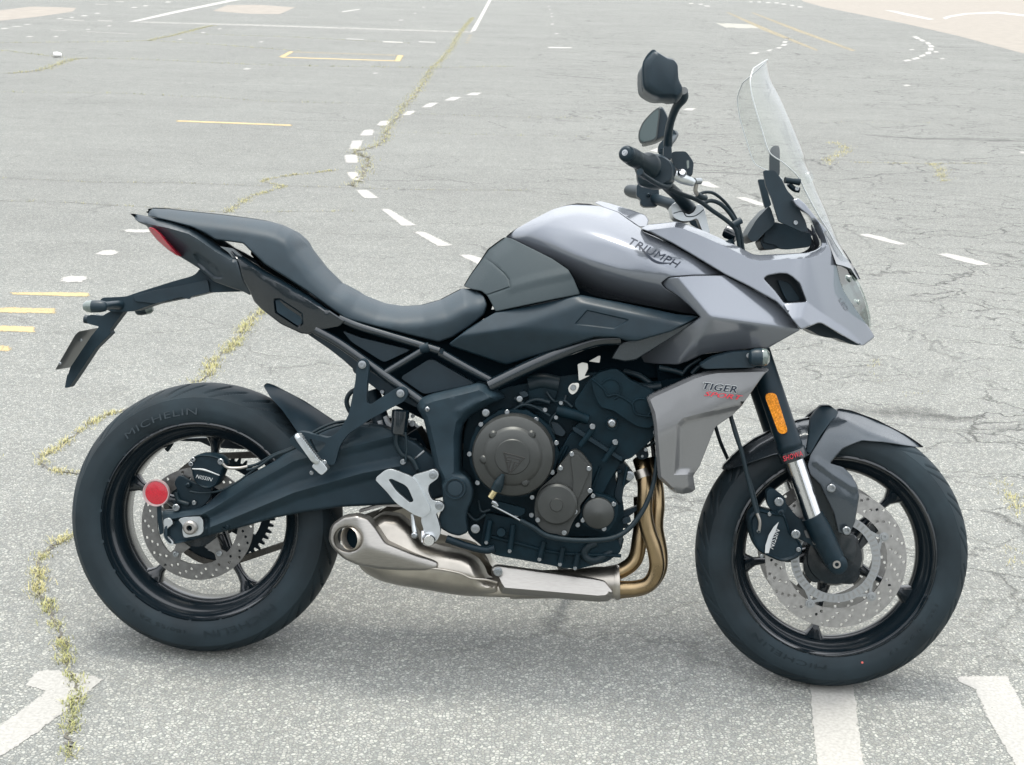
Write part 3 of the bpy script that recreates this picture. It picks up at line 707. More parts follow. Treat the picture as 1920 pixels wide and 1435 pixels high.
grass_line('K', [(500, 330), (720, 334), (980, 344), (1300, 360), (1640, 372), (2200, 380), (2450, 382), (2900, 375)], .05, 120, .06, .35, .4)
grass_line('K', [(40, 415), (220, 398), (320, 365), (420, 335), (480, 330)], .08, 260, .06, .6, .3, .03)
grass_line('K', [(-40, 285), (80, 292), (200, 308), (290, 318), (400, 325)], .06, 150, .06, .45, .4)
grass_line('K', [(-40, 243), (300, 240), (600, 238), (840, 232), (1000, 240), (1200, 252), (1500, 275), (1700, 290)], .06, 130, .06, .5, .4)
grass_line('K', [(840, 232), (880, 220), (1000, 195), (1150, 155), (1200, 145)], .07, 200, .06, .65, .3, .03)
grass_line('K', [(1020, 190), (1300, 200), (1560, 208), (1720, 215), (2000, 230), (2300, 245)], .06, 120, .06, .4, .45)
grass_line('M', [(700, 610), (900, 612), (1240, 615)], .03, 40, .035, .5, .6)
grass_line('M', [(745, 712), (815, 740), (790, 770), (740, 790), (720, 820)], .05, 500, .035, .85, .35, 0)
grass_line('M', [(830, 810), (920, 812), (1080, 815), (1240, 818), (1340, 816), (1520, 815)], .03, 260, .03, .85, .35)
grass_line('M', [(1240, 818), (1280, 840), (1290, 870), (1300, 905)], .05, 500, .035, .8, .35, 0)
grass_line('P', [(1880, 905), (1895, 930), (1905, 955), (1915, 970)], .03, 700, .03, .8, .3, 0)
grass_line('P', [(1900, 1030), (1904, 1060)], .03, 500, .03, .9, .3, 0)
grass_line('Q', [(820, 1345), (850, 1350), (880, 1355)], .04, 500, .025, .8, .3, 0)
grass_line('Q', [(540, 1110), (580, 1105), (520, 1170), (600, 1250)], .02, 200, .02, .9, .5, 0)
GM = bpy.data.materials.new('crack_grass'); GM.use_nodes = True; t_ = GM.node_tree; b_ = t_.nodes['Principled BSDF']
a_ = t_.nodes.new('ShaderNodeAttribute'); a_.attribute_name = 'hue'; r_ = t_.nodes.new('ShaderNodeValToRGB')
r_.color_ramp.elements[0].color = (.15, .18, .06, 1); r_.color_ramp.elements[1].color = (.50, .45, .22, 1)
e_ = r_.color_ramp.elements.new(.5); e_.color = (.35, .355, .14, 1)
t_.links.new(a_.outputs['Fac'], r_.inputs['Fac']); t_.links.new(r_.outputs['Color'], b_.inputs['Base Color']); b_.inputs['Roughness'].default_value = .7
me = bpy.data.meshes.new('crack_grass'); me.from_pydata(gv, [], gf); a2 = me.attributes.new('hue', 'FLOAT', 'POINT'); a2.data.foreach_set('value', gc)
gr = link('crack_grass', me, GM); gr['kind'] = 'stuff'; gr['label'] = 'yellow green grass growing in the asphalt cracks'

# ------------------------------------------------------------------ the motorcycle
bike = bpy.data.objects.new('motorcycle', None); COL.objects.link(bike); bike.matrix_world = MW
bike.empty_display_size = .2
bike['label'] = 'grey and black adventure motorcycle leaning on its side stand on the asphalt'; bike['category'] = 'motorcycle'
def lab(o, s): o['label'] = s; return o
XR = at(np.array([391.]), np.array([969.]), np.array([0.]))[0]; XF = at(np.array([1556.5]), np.array([1036.]), np.array([0.]))[0]

def tyre(name, cx, cz, prof, parent, seg, groove):
    """prof: half section (radius, y>=0) from crown to bead; grooves cut into the tread"""
    half = [(a, b) for a, b in prof]; full = half[::-1] + [(a, -b) for a, b in half[1:]]
    P = spline([(a, b, 0) for a, b in full], 6); P = [(p.x, p.y) for p in P]
    verts = []; faces = []; n = len(P)
    A = np.arange(seg) * 2 * math.pi / seg
    for r_, y in P:
        dr = groove(A, y) if groove else np.zeros(seg)
        for k in range(seg): verts.append((cx + (r_ - dr[k]) * math.cos(A[k]), y, cz + (r_ - dr[k]) * math.sin(A[k])))
    for i in range(n - 1):
        for k in range(seg):
            faces.append((i * seg + k, i * seg + (k + 1) % seg, (i + 1) * seg + (k + 1) % seg, (i + 1) * seg + k))
    return recalc(finish(name, verts, faces, RUBBER, parent, angle=35))
def grooves(N, ymax, ymin, slant, w, d):
    def g(A, y):
        ay = abs(y)
        if ay > ymax or ay < ymin: return np.zeros(len(A))
        t = (ay - ymin) / (ymax - ymin); out = np.zeros(len(A))
        for off, s0, a0, a1 in ((0, 1, 0, .86), (.5, 1.25, .25, 1.0)):
            if not a0 <= t <= a1: continue
            e = min(1, (t - a0) / .08, (a1 - t) / .08)
            ph = (A + (off / N) * 2 * math.pi + (0 if y > 0 else math.pi / N) - slant * s0 * t * t) % (2 * math.pi / N)
            ph = np.minimum(ph, 2 * math.pi / N - ph); out += d * e * np.clip(1.6 - ph / w, 0, 1)
        return out
    return g
def rim(cx, cz, half, lip, barrel, parent, name, spokes, base, hub, sp_w):
    hw = half
    prof = [(lip - .004, hw), (lip, hw - .002), (lip + .001, hw - .006), (lip - .003, hw - .009), (lip - .009, hw - .010), (lip - .012, hw - .016), (lip - .019, hw - .022),
            (barrel + .006, hw - .03), (barrel, hw - .042), (barrel - .002, 0), (barrel, -hw + .042), (barrel + .006, -hw + .03), (lip - .019, -hw + .022), (lip - .012, -hw + .016),
            (lip - .009, -hw + .010), (lip - .003, -hw + .009), (lip + .001, -hw + .006), (lip, -hw + .002), (lip - .004, -hw)]
    w = lathe(name, prof + [(barrel + .02, -hw + .03), (barrel + .02, hw - .03)], (cx, 0, cz), (0, 1, 0), WHEELM, parent, seg=128, angle=28, closed=True)
    for k in range(5):
        a = R(base + 72 * k); secs = []
        for r_, wd, th, cv in ((hub * .8, .024, .022, 0), (hub + .02, .018, .02, 0), (.11, sp_w * .8, .016, .002), (.15, sp_w * .75, .014, .003), (barrel - .02, sp_w, .016, .001), (barrel - .006, sp_w * 1.9, .02, 0), (barrel + .004, sp_w * 3.0, .026, 0)):
            loop = []
            for q in range(12):
                b = 2 * math.pi * q / 12; cb, sb = math.cos(b), math.sin(b); ex = lambda t: math.copysign(abs(t) ** .7, t)
                tx, ty = ex(cb) * wd, ex(sb) * th
                loop.append((cx + r_ * math.cos(a) - tx * math.sin(a), ty, cz + r_ * math.sin(a) + tx * math.cos(a)))
            secs.append(loop)
        loft('spoke', secs, WHEELM, w)
    return w
def ring_text(s, cx, cz, r0, h, y, ang, span, parent, name='sidewall_lettering', shear=0, mt=None):
    V, F = text_geo(s, shear); w = V[:, 0].max(); X = []
    for x, z in V:
        a = R(ang) - (x / w - .5) * R(span); r_ = r0 + z * h; X.append((cx + r_ * math.cos(a), y + (z - .5) * .0016 * 3 - .0012, cz + r_ * math.sin(a)))
    return finish(name, X, F, mt or LETTER, parent, smooth=False)
def disc_geo(cx, cz, y, r0, r1, th, rows, nper, hole, parent, name, material, arms=5, phase=0, seg=240):
    """drilled brake disc: real holes through the plate"""
    outer = [(r1 * math.cos(a), r1 * math.sin(a)) for a in np.linspace(0, 2 * math.pi, seg, endpoint=False)]
    inner = [(r0 * math.cos(a), r0 * math.sin(a)) for a in np.linspace(0, 2 * math.pi, seg // 2, endpoint=False)]
    loops = [outer, inner]
    for i in range(nper):
        for j, (rr, da) in enumerate(rows):
            a = 2 * math.pi * (i + da) / nper; c0, s0 = rr * math.cos(a), rr * math.sin(a)
            loops.append([(c0 + hole * math.cos(b), s0 + hole * math.sin(b)) for b in np.linspace(0, 2 * math.pi, 10, endpoint=False)])
    V, Ed = [], []
    for L in loops:
        k = len(V); V += [Vector(p) for p in L]; Ed += [(k + i, k + (i + 1) % len(L)) for i in range(len(L))]
    rv, re, rf, *_ = delaunay_2d_cdt(V, Ed, [], 0, 1e-7); P = np.array([tuple(v) for v in rv]); F = [tuple(f) for f in rf]
    cen = np.array([P[list(f)].mean(0) for f in F]); rr = np.hypot(cen[:, 0], cen[:, 1]); ok = (rr < r1) & (rr > r0)
    for L in loops[2:]: ok &= ~inside(L, cen)
    F = [f for f, k in zip(F, ok) if k]; n = len(P)
    verts = [(cx + p[0], y - th / 2, cz + p[1]) for p in P] + [(cx + p[0], y + th / 2, cz + p[1]) for p in P]
    cnt = {(f[i], f[(i + 1) % len(f)]) for f in F for i in range(len(f))}; bd = [k for k in cnt if (k[1], k[0]) not in cnt]
    fs = F + [tuple(n + i for i in f[::-1]) for f in F] + [(j, i, n + i, n + j) for i, j in bd]
    return recalc(finish(name, verts, fs, material, parent, angle=30))
Y = (0, 1, 0)
# ---- rear wheel
rx, rz = XR[0], XR[2]
rw = rim(rx, rz, .080, .2275, .190, bike, 'rear_wheel', 5, 14, .05, .011)
lathe('hub', [(.02, -.10), (.052, -.10), (.056, -.07), (.048, -.05), (.048, .06), (.06, .075), (.06, .11), (.02, .11)], (rx, 0, rz), Y, WHEELM, rw, 40)
rt_ = tyre('tyre', rx, rz, [(.3115, 0), (.309, .03), (.302, .055), (.291, .074), (.2845, .0825), (.2825, .0838), (.272, .0868), (.256, .0893), (.242, .087), (.233, .083), (.2275, .079)], rw, 900, grooves(20, .082, .016, .22, .0105, .006))
ring_text('MICHELIN', rx, rz, .246, .017, -.0915, -65, 40, rt_); ring_text('MICHELIN', rx, rz, .246, .015, -.0908, 112, 40, rt_)
ring_text('180/55 ZR 17', rx, rz, .246, .010, -.0915, -112, 34, rt_)
rd = disc_geo(rx + .002, rz, -.098, .092, .1275, .005, [(.1205, 0), (.1125, .33), (.104, .66)], 20, .0034, rw, 'brake_disc', DISC2)
for k in range(5):
    a = R(-50 + 72 * k); ca, sa = math.cos(a), math.sin(a)
    loft('disc_carrier', [[(rx + ca * r_ - sa * t_, -.098 + dy, rz + sa * r_ + ca * t_) for t_, dy in ((-w_, -.003), (w_, -.003), (w_, .003), (-w_, .003))] for r_, w_ in ((.052, .018), (.078, .009), (.094, .016))], DISC2, rd)
    o = link('bolt', bolt_mesh('cap', BOLT), None, rd); o.location = (rx + ca * .084, -.101, rz + sa * .084); o.scale = (.0065, .005, .0065)
# chain and sprocket (far side)
SY = .105; sr = .129
def gear(name, cx, cz, y, r, teeth, th, material, parent, holes=()):
    out = []
    for k in range(teeth):
        for f, q in ((-.32, -.006), (-.16, .004), (.0, .0065), (.16, .004), (.32, -.006)):
            a = 2 * math.pi * (k + f) / teeth; out.append(((r + q) * math.cos(a), (r + q) * math.sin(a)))
    inn = [(r * .80 * math.cos(a), r * .80 * math.sin(a)) for a in np.linspace(0, 2 * math.pi, 60, endpoint=False)]
    n = len(out); V = [(cx + p[0], y - th / 2, cz + p[1]) for p in out] + [(cx + p[0], y + th / 2, cz + p[1]) for p in out]
    V += [(cx + p[0], y - th / 2, cz + p[1]) for p in inn] + [(cx + p[0], y + th / 2, cz + p[1]) for p in inn]; b0 = 2 * n; F = []
    rv, re, rf, *_ = delaunay_2d_cdt([Vector(p) for p in out] + [Vector(p) for p in inn], [(i, (i + 1) % n) for i in range(n)] + [(n + i, n + (i + 1) % 60) for i in range(60)], [], 0, 1e-7)
    mp = lambda i, back: (i + n if back else i) if i < n else b0 + (i - n) + (60 if back else 0)
    P = np.array([tuple(v) for v in rv]); loop = [tuple(p) for p in out]; li = [tuple(p) for p in inn]
    for f in rf:
        c_ = P[list(f)].mean(0)[None]
        if inside(loop, c_)[0] and not inside(li, c_)[0]: F += [tuple(mp(i, 0) for i in f), tuple(mp(i, 1) for i in f[::-1])]
    F += [(i, (i + 1) % n, n + (i + 1) % n, n + i) for i in range(n)] + [(b0 + (i + 1) % 60, b0 + i, b0 + 60 + i, b0 + 60 + (i + 1) % 60) for i in range(60)]
    return recalc(finish(name, V, F, material, parent, angle=25))
gear('sprocket', rx, rz, SY, .129, 51, .006, BLKM, rw)
for k in range(5):
    a = R(30 + 72 * k); ca, sa = math.cos(a), math.sin(a)
    loft('sprocket_arm', [[(rx + ca * r_ - sa * t_, SY + dy, rz + sa * r_ + ca * t_) for t_, dy in ((-w_, -.004), (w_, -.004), (w_, .004), (-w_, .004))] for r_, w_ in ((.05, .02), (.085, .010), (.106, .018))], BLKM, rw)
fx, fz, fr = at1('P', 880, 880, SY).x, at1('P', 880, 870, SY).z, .041
chain = lathe('chain', [(.0, -.006), (fr, -.006), (fr, .006), (0, .006)], (fx, SY, fz), Y, BLKM, bike, 32)
dd = math.hypot(fx - rx, fz - rz); th0 = math.atan2(fz - rz, fx - rx); ph = math.acos((sr - fr) / dd)
path = [Vector((fx + fr * math.cos(th0 + ph), SY, fz + fr * math.sin(th0 + ph)))]
for k in range(41):
    a = th0 + ph + (2 * math.pi - 2 * ph) * k / 40; path.append(Vector((rx + sr * math.cos(a), SY, rz + sr * math.sin(a))))
path.append(Vector((fx + fr * math.cos(th0 - ph), SY, fz + fr * math.sin(th0 - ph))))
def link_mesh():
    out = []
    for s in (-1, 1):
        for k in range(7):
            a = math.pi * (k / 6 - .5) if s > 0 else math.pi * (k / 6 + .5); out.append((s * .0079 + .0072 * math.cos(a), .0072 * math.sin(a)))
    V, F = [], []
    for y0, y1 in ((-.009, -.0065), (.0065, .009)):
        b = len(V); n = len(out); V += [(p[0], y0, p[1]) for p in out] + [(p[0], y1, p[1]) for p in out]
        F += [tuple(b + i for i in range(n)), tuple(b + n + i for i in range(n))[::-1]] + [(b + i, b + (i + 1) % n, b + n + (i + 1) % n, b + n + i) for i in range(n)]
    b = len(V)
    for y0 in (-.0105, .0105):
        for k in range(8): V.append((.0079 + .004 * math.cos(k * math.pi / 4), y0, .004 * math.sin(k * math.pi / 4)))
    F += [(b + k, b + (k + 1) % 8, b + 8 + (k + 1) % 8, b + 8 + k) for k in range(8)] + [tuple(b + k for k in range(8)), tuple(b + 8 + k for k in range(8))]
    o = recalc(finish('chain_link', V, F, mat('chain_steel', (.10, .095, .085), .42, .9), None)); me_ = o.data; bpy.data.objects.remove(o); return me_
LM = link_mesh(); seg_l = [(path[i + 1] - path[i]).length for i in range(len(path) - 1)]; tot = sum(seg_l); nl = int(tot / .0159); s = 0; i = 0; acc = 0
for k in range(nl):
    s = k * tot / nl
    while acc + seg_l[i] < s: acc += seg_l[i]; i += 1
    p = path[i].lerp(path[i + 1], (s - acc) / seg_l[i]); d = path[i + 1] - path[i]
    o = link('chain_link', LM, None, chain); o.location = p; o.rotation_euler = (0, -math.atan2(d.z, d.x), 0); o.scale = (1, 1 if k % 2 else .8, 1)
plate('chain_guard', px('B', [(505, 350), (640, 343), (760, 343), (830, 349), (930, 385), (1060, 395), (1060, 412), (950, 403), (760, 394), (690, 386), (640, 362), (505, 356)]), .11, .02, SATIN, bike)
# valve stem
tube('valve_stem', T('B', [(505, 365, 0), (492, 385, 0), (475, 403, 0)]), [.004, .004, .0055], HOSE, rw)
# ---- front wheel
qx, qz = XF[0], XF[2]
fwh = rim(qx, qz, .055, .2275, .192, bike, 'front_wheel', 5, 46, .035, .0095)
lathe('hub', [(.015, -.062), (.06, -.062), (.066, -.05), (.04, -.035), (.04, .035), (.066, .05), (.06, .062), (.015, .062)], (qx, 0, qz), Y, WHEELM, fwh, 40)
ft_ = tyre('tyre', qx, qz, [(.3045, 0), (.3025, .018), (.296, .035), (.286, .048), (.2795, .0545), (.2775, .0555), (.268, .0585), (.253, .0605), (.240, .0585), (.232, .056), (.2275, .053)], fwh, 900, grooves(22, .056, .010, .2, .0105, .005))
ring_text('MICHELIN', qx, qz, .243, .013, -.0615, -112, 42, ft_); ring_text('120/70 ZR 17', qx, qz, .244, .009, -.0615, -40, 36, ft_)
p = at1('I', 833, 1293, -.062); lathe('paint_dot', [(0, .0014), (.0024, .0012), (.0027, 0)], p, (0, -1, 0), mat('red_dot', (.55, .12, .10), .6), ft_, 12)
tube('valve_stem', T('I', [(785, 1200, 0), (787, 1180, 0), (789, 1160, 0)]), [.006, .0055, .006], HOSE, fwh)
for sy, lb in ((-.072, None), (.072, None)):
    fd = disc_geo(qx, qz, sy, .112, .155, .0048, [(.149, 0), (.141, .28), (.132, .55), (.122, .8)], 22, .0036, fwh, 'brake_disc', DISC, seg=300)
    tn = lathe('tone_ring', [(.080, 0), (.0985, 0), (.0985, .003), (.080, .003)], (qx, sy - .0015, qz), Y, TONE, fd, 120, closed=True) if sy < 0 else None
    for k in range(5):
        a = R(32 + 72 * k - 4); ca, sa = math.cos(a), math.sin(a)
        if sy < 0:
            loft('carrier_arm', [[(qx + ca * r_ - sa * (t_ + o_), sy + dy, qz + sa * r_ + ca * (t_ + o_)) for t_, dy in ((-w_, -.002), (w_, -.002), (w_, .002), (-w_, .002))] for r_, w_, o_ in ((.092, .008, .02 * sgn), (.106, .0045, .006 * sgn), (.117, .005, 0))] if True else None, TONE, fd) if False else None
            for sgn in (-1, 1):
                loft('carrier_arm', [[(qx + ca * r_ - sa * (t_ + o_), sy + dy, qz + sa * r_ + ca * (t_ + o_)) for t_, dy in ((-w_, -.002), (w_, -.002), (w_, .002), (-w_, .002))] for r_, w_, o_ in ((.096, .006, .018 * sgn), (.106, .004, .006 * sgn), (.116, .004, .0015 * sgn))], TONE, fd)
            o = link('disc_bobbin', bolt_mesh('washer', TONE), None, fd); o.location = (qx + ca * .1155, sy - .003, qz + sa * .1155); o.scale = (.0105, .005, .0105)
        else:
            loft('carrier_arm', [[(qx + ca * r_ - sa * t_, sy + dy, qz + sa * r_ + ca * t_) for t_, dy in ((-w_, -.002), (w_, -.002), (w_, .002), (-w_, .002))] for r_, w_ in ((.06, .02), (.09, .012), (.118, .012))], DISC2, fd)
    if sy < 0:
        # slots of the tone ring: flat faces in the colour of shaded pockets
        for k in range(48):
            a = 2 * math.pi * k / 48; ca, sa = math.cos(a), math.sin(a); V = []
            for r_, t_ in ((.0835, -.0022), (.0835, .0022), (.095, .0026), (.095, -.0026)): V.append((qx + ca * r_ - sa * t_, sy - .0021, qz + sa * r_ + ca * t_))
            finish('ring_slot', V, [(3, 2, 1, 0)], mat('slot_shade', (.20, .205, .20), .8), tn, smooth=False)
plate('wheel_hub_carrier', px('I', [(560, 800), (620, 780), (700, 760), (800, 770), (880, 640), (930, 660), (800, 800), (830, 880), (800, 930), (740, 930), (660, 905), (610, 930), (560, 880)]), -.058, .02, WHEELM, fwh, fil=14)

# ---- tail, seat
seat_o = px('A', [(706, 126, -.06), (709, 108, -.02), (716, 92, 0), (742, 73, 0), (850, 78, 0), (1000, 95, 0), (1200, 116, 0), (1400, 141, 0), (1525, 161, 0), (1600, 182, 0), (1680, 222, 0), (1740, 270, 0), (1794, 326, 0)]) + \
    px('P', [(605, 494, 0), (640, 529, 0), (675, 552, 0), (715, 568, 0), (755, 574, 0), (790, 572, 0), (826, 562, 0), (866, 541, 0), (890, 542, -.01), (908, 556, -.05), (914, 572, -.08), (908, 590, -.10), (880, 613, -.115), (848, 633, -.12), (822, 642, -.12), (790, 634, -.125), (735, 620, -.13), (690, 609, -.13), (648, 598, -.13), (614, 574, -.13), (580, 549, -.13), (540, 523, -.125), (498, 497, -.12), (467, 468, -.115), (456, 457, -.11), (442, 455, -.105), (404, 450, -.10), (385, 438, -.095), (359, 426, -.09), (318, 415, -.08)])
seat_c = []
for x, y, d in ((300, 398, -.05), (360, 404, -.06), (420, 412, -.068), (480, 420, -.075), (520, 430, -.08), (560, 455, -.085), (590, 490, -.09), (625, 528, -.09), (670, 562, -.092), (715, 581, -.095), (760, 588, -.095), (805, 584, -.09), (850, 563, -.075),
                (330, 396, -.03), (430, 407, -.04), (510, 420, -.045), (572, 458, -.05), (610, 505, -.05), (665, 552, -.05), (740, 575, -.05), (810, 572, -.05),
                (340, 410, -.085), (420, 428, -.098), (470, 440, -.105), (520, 470, -.115), (560, 500, -.12), (600, 535, -.125), (650, 572, -.13), (710, 592, -.135), (770, 602, -.135), (830, 597, -.13), (870, 578, -.12), (895, 570, -.09), (740, 610, -.137), (820, 625, -.13)):
    seat_c.append((x, y, d))
SIL = px('A', [(709, 108), (716, 92), (742, 73), (850, 78), (1000, 95), (1200, 116), (1400, 141), (1525, 161), (1600, 182), (1680, 222), (1740, 270), (1794, 326)]) + px('P', [(605, 494), (640, 529), (675, 552), (715, 568), (755, 574), (790, 572), (826, 562), (866, 541), (890, 542)])
seat_o2 = [p[:2] for p in seat_o]
seat_c = [(p[0], p[1], p[2]) for p in seat_o if p[1] > 400 and p[2] < -.085] + [(u, v, d) for u, v, d in ((300, 398, -.075), (360, 402, -.085), (440, 410, -.095), (520, 425, -.105), (575, 465, -.115), (620, 520, -.12), (665, 560, -.125), (720, 585, -.13), (780, 590, -.132), (830, 575, -.128), (870, 550, -.115), (900, 560, -.11), (560, 500, -.125), (640, 570, -.135), (740, 605, -.14), (830, 610, -.138), (880, 585, -.128))]
seat = shell('seat', seat_o2, SEATM, bike, seat_c, fil=3, roll=3, rolld=.008, skirt=.004, step=4.2, lam=.12, domes=[(SIL[:14], 34), (SIL[11:], 46)])
tail_o = px('A', [(609, 112, -.02), (640, 115, -.055), (700, 130, -.075), (860, 163, -.085), (1000, 203, -.09), (1060, 238, -.095), (1190, 328, -.10), (1262, 366, -.105), (1290, 384, -.107), (1312, 440, -.112), (1342, 540, -.112), (1400, 645, -.10), (1396, 660, -.09), (1345, 634, -.08),
                  (1240, 600, -.075), (1150, 566, -.07), (1050, 478, -.06), (1000, 446, -.055), (922, 400, -.05), (848, 358, -.045), (770, 290, -.045), (722, 232, -.045), (700, 192, -.045), (650, 172, -.035), (622, 150, -.02)])
tail_c = px('A', [(720, 165, -.09), (860, 205, -.102), (1000, 252, -.108), (1060, 285, -.112), (1180, 372, -.118), (1270, 440, -.12), (860, 300, -.075), (1000, 360, -.085), (1100, 450, -.09), (1200, 520, -.095), (1300, 580, -.1)])
tail = shell('tail_cover', tail_o, SEMI, bike, tail_c, lam=.12, chamfers=[(px('A', [(609, 112), (700, 130), (860, 163), (1000, 203), (1060, 238), (1190, 328), (1290, 384)]), .034, 13)],
             insets=[(px('A', [(1003, 368), (1040, 375), (1168, 462), (1216, 532), (1200, 556), (1150, 545), (1042, 452)]), .008, 4)], fil=3, roll=3, rolld=.004, step=3.6)
tl_o = px('A', [(710, 206, -.075), (724, 200, -.085), (748, 210, -.09), (790, 248, -.092), (840, 310, -.094), (885, 360, -.094), (924, 402, -.09), (896, 392, -.08), (845, 358, -.075), (770, 292, -.07), (724, 236, -.07)])
lab(shell('tail_light', tl_o, TAILRED, bike, fil=2, roll=2, rolld=.004, skirt=.04, mirror=False), 'red tail light lens')
sp_o = px('A', [(1262, 366, -.104), (1290, 345, -.102), (1316, 378, -.108), (1500, 498, -.125), (1700, 608, -.135), (1794, 664, -.138)]) + px('C', [(505, 88, -.142), (600, 150, -.142), (562, 188, -.138), (420, 215, -.132), (352, 240, -.12)]) + \
    px('A', [(1740, 918, -.11), (1600, 853, -.105), (1470, 752, -.10), (1422, 702, -.098), (1398, 645, -.10), (1342, 540, -.113), (1312, 440, -.113)])
sp_c = px('A', [(1400, 470, -.122), (1500, 560, -.134), (1700, 680, -.142), (1500, 660, -.128), (1600, 760, -.13), (1740, 860, -.13)])
side = shell('tail_side_panel', sp_o, GLOSS, bike, sp_c, lam=.12, chamfers=[(px('A', [(1290, 345), (1316, 378), (1500, 498), (1700, 608), (1794, 664), (1910, 740)]), .018, 9)],
             insets=[(px('A', [(1550, 680), (1598, 680), (1750, 780), (1755, 852), (1722, 882), (1562, 778)]), .007, 4)], fil=3, roll=3, rolld=.003, step=3.6)
vent = plate('side_panel_insert', px('A', [(1566, 694), (1596, 692), (1740, 786), (1744, 846), (1718, 866), (1576, 772)]), -.1255, .004, MATTE, side, fil=2, bev=.001)
plate('grab_rail_joint', px('A', [(1190, 330), (1280, 345), (1340, 395), (1345, 440), (1300, 440), (1250, 372)]), -.099, .02, mat('grey_plastic', (.11, .125, .13), .4), tail, bev=.002)
# plate carrier
pc = plate('plate_carrier', px('A', [(1056, 480), (1035, 512), (1000, 532), (870, 568), (640, 640), (560, 668), (400, 676), (380, 700), (450, 772), (545, 772), (620, 764), (700, 735), (750, 718), (930, 682), (1000, 668), (1100, 642), (1340, 634), (1330, 560), (1180, 520)]), -.030, .06, MATTE, bike, fil=6, bev=.006)
plate('cable_cover', px('A', [(610, 662), (760, 625), (905, 600), (1110, 555), (1125, 640), (1000, 668), (985, 688), (930, 672), (760, 716), (620, 700)]), -.037, .01, SATIN, pc, fil=4)
br = plate('plate_bracket', px('A', [(452, 768), (546, 768), (448, 898), (462, 912), (436, 938), (352, 1020), (240, 1190), (178, 1280), (148, 1284), (163, 1200), (172, 1190), (186, 1145), (330, 930), (380, 870), (345, 862), (300, 850), (296, 800), (330, 790), (400, 800)]), -.012, .03, MATTE, pc, fil=3)
lp = plate('license_plate', px('A', [(84, 1162, -.085), (216, 930, -.085), (242, 904, -.085), (372, 878, .06), (372, 915, .06), (184, 1146, .06)]), None, .004, mat('plate_metal', (.035, .043, .045), .35, .3, noise=(14, .3)), br, fil=2, bev=.001)
for x, y, y_ in ((118, 1118, -.08), (258, 962, -.06)): bolt('A', x, y, y_, 11, lp, 'button')
def indicator(name, c, x0, y0, x1, y1, y, r, material, lens, parent):
    a, b = at1(c, x0, y0, y), at1(c, x1, y1, y); L = (b - a).length
    o = lathe(name, [(0, 0), (r * .55, .002), (r * .85, L * .12), (r, L * .3), (r * 1.02, L * .62), (r, L * .64)], a, b - a, material, parent, 24)
    lathe('lens', [(r, L * .62), (r * 1.03, L * .68), (r * .95, L * .85), (r * .6, L * .97), (0, L)], a, b - a, lens, o, 24); return o
i1 = indicator('turn_signal', 'A', 440, 735, 272, 735, -.10, .0135, SATIN, SMOKE, bike)
tube('stalk', T('A', [(410, 735, -.095), (455, 728, -.07), (520, 725, -.03)]), [.010, .009, .011], SATIN, i1); bolt('A', 500, 731, -.032, 17, pc, 'button')
i2 = indicator('turn_signal', 'A', 620, 766, 745, 745, .10, .0125, SATIN, SMOKE, bike)
lathe('plate_lamp', [(0, .0), (.010, .0), (.010, .022), (0, .026)], at1('A', 345, 828, .01), (-1, 0, .1), SATIN, pc, 20)

# ---- frame tubes and inner panels
fr_ = tube('rear_subframe', T('C', [(560, 132, -.128), (700, 190, -.128), (950, 265, -.128), (1235, 352, -.13)]), .0088, TUBEM, bike)
tube('frame_tube', T('C', [(1235, 362, -.13), (1430, 470, -.132), (1620, 572, -.135)]), .0095, TUBEM, fr_)
tube('frame_tube', T('C', [(400, 210, -.125), (560, 300, -.127), (800, 470, -.13), (1110, 690, -.135)]), .0105, TUBEM, fr_)
tube('frame_tube', T('C', [(862, 505, -.13), (1150, 330, -.13)]), .008, TUBEM, fr_)
tube('frame_tube', T('F', [(280, 1305, -.145), (600, 1150, -.15), (950, 1010, -.155), (1160, 985, -.155)]), .0145, TUBEM, fr_)
tube('weld_collar', T('C', [(1105, 340, -.13), (1165, 326, -.13)]), .0115, BLKM, fr_)
plate('frame_joint', px('C', [(1240, 335), (1262, 345), (1258, 378), (1232, 366)]), -.143, .02, BLKM, fr_)
plate('inner_cover', px('C', [(575, 212), (700, 262), (1045, 346), (862, 432), (640, 292)]), -.112, .02, SATIN, bike, fil=8)
plate('battery_cover', px('C', [(968, 532), (1165, 408), (1200, 415), (1475, 572), (1130, 645)]), -.112, .03, SATIN, bike, fil=8)
plate('inner_shadow_panel', px('P', [(560, 600), (640, 596), (830, 615), (960, 640), (1150, 600), (1330, 630), (1420, 660), (1330, 705), (1180, 710), (1000, 740), (900, 740), (800, 790), (740, 760), (660, 690)]), -.075, .15, DARK, bike, bev=0)  # near-black filler stands in for the shade inside the frame
plate('inner_fender', px('C', [(345, 238), (430, 222), (860, 500), (1110, 690), (1085, 735), (930, 660), (870, 650), (655, 495), (648, 462), (500, 345)]), -.09, .18, SATIN, bike, bev=.003)
tube('cable_loop', T('C', [(690, 600, -.06), (630, 640, -.06), (610, 700, -.06), (640, 770, -.06), (690, 800, -.06)]), .0055, HOSE, bike)
bolt('C', 850, 628, -.1, 14, fr_)
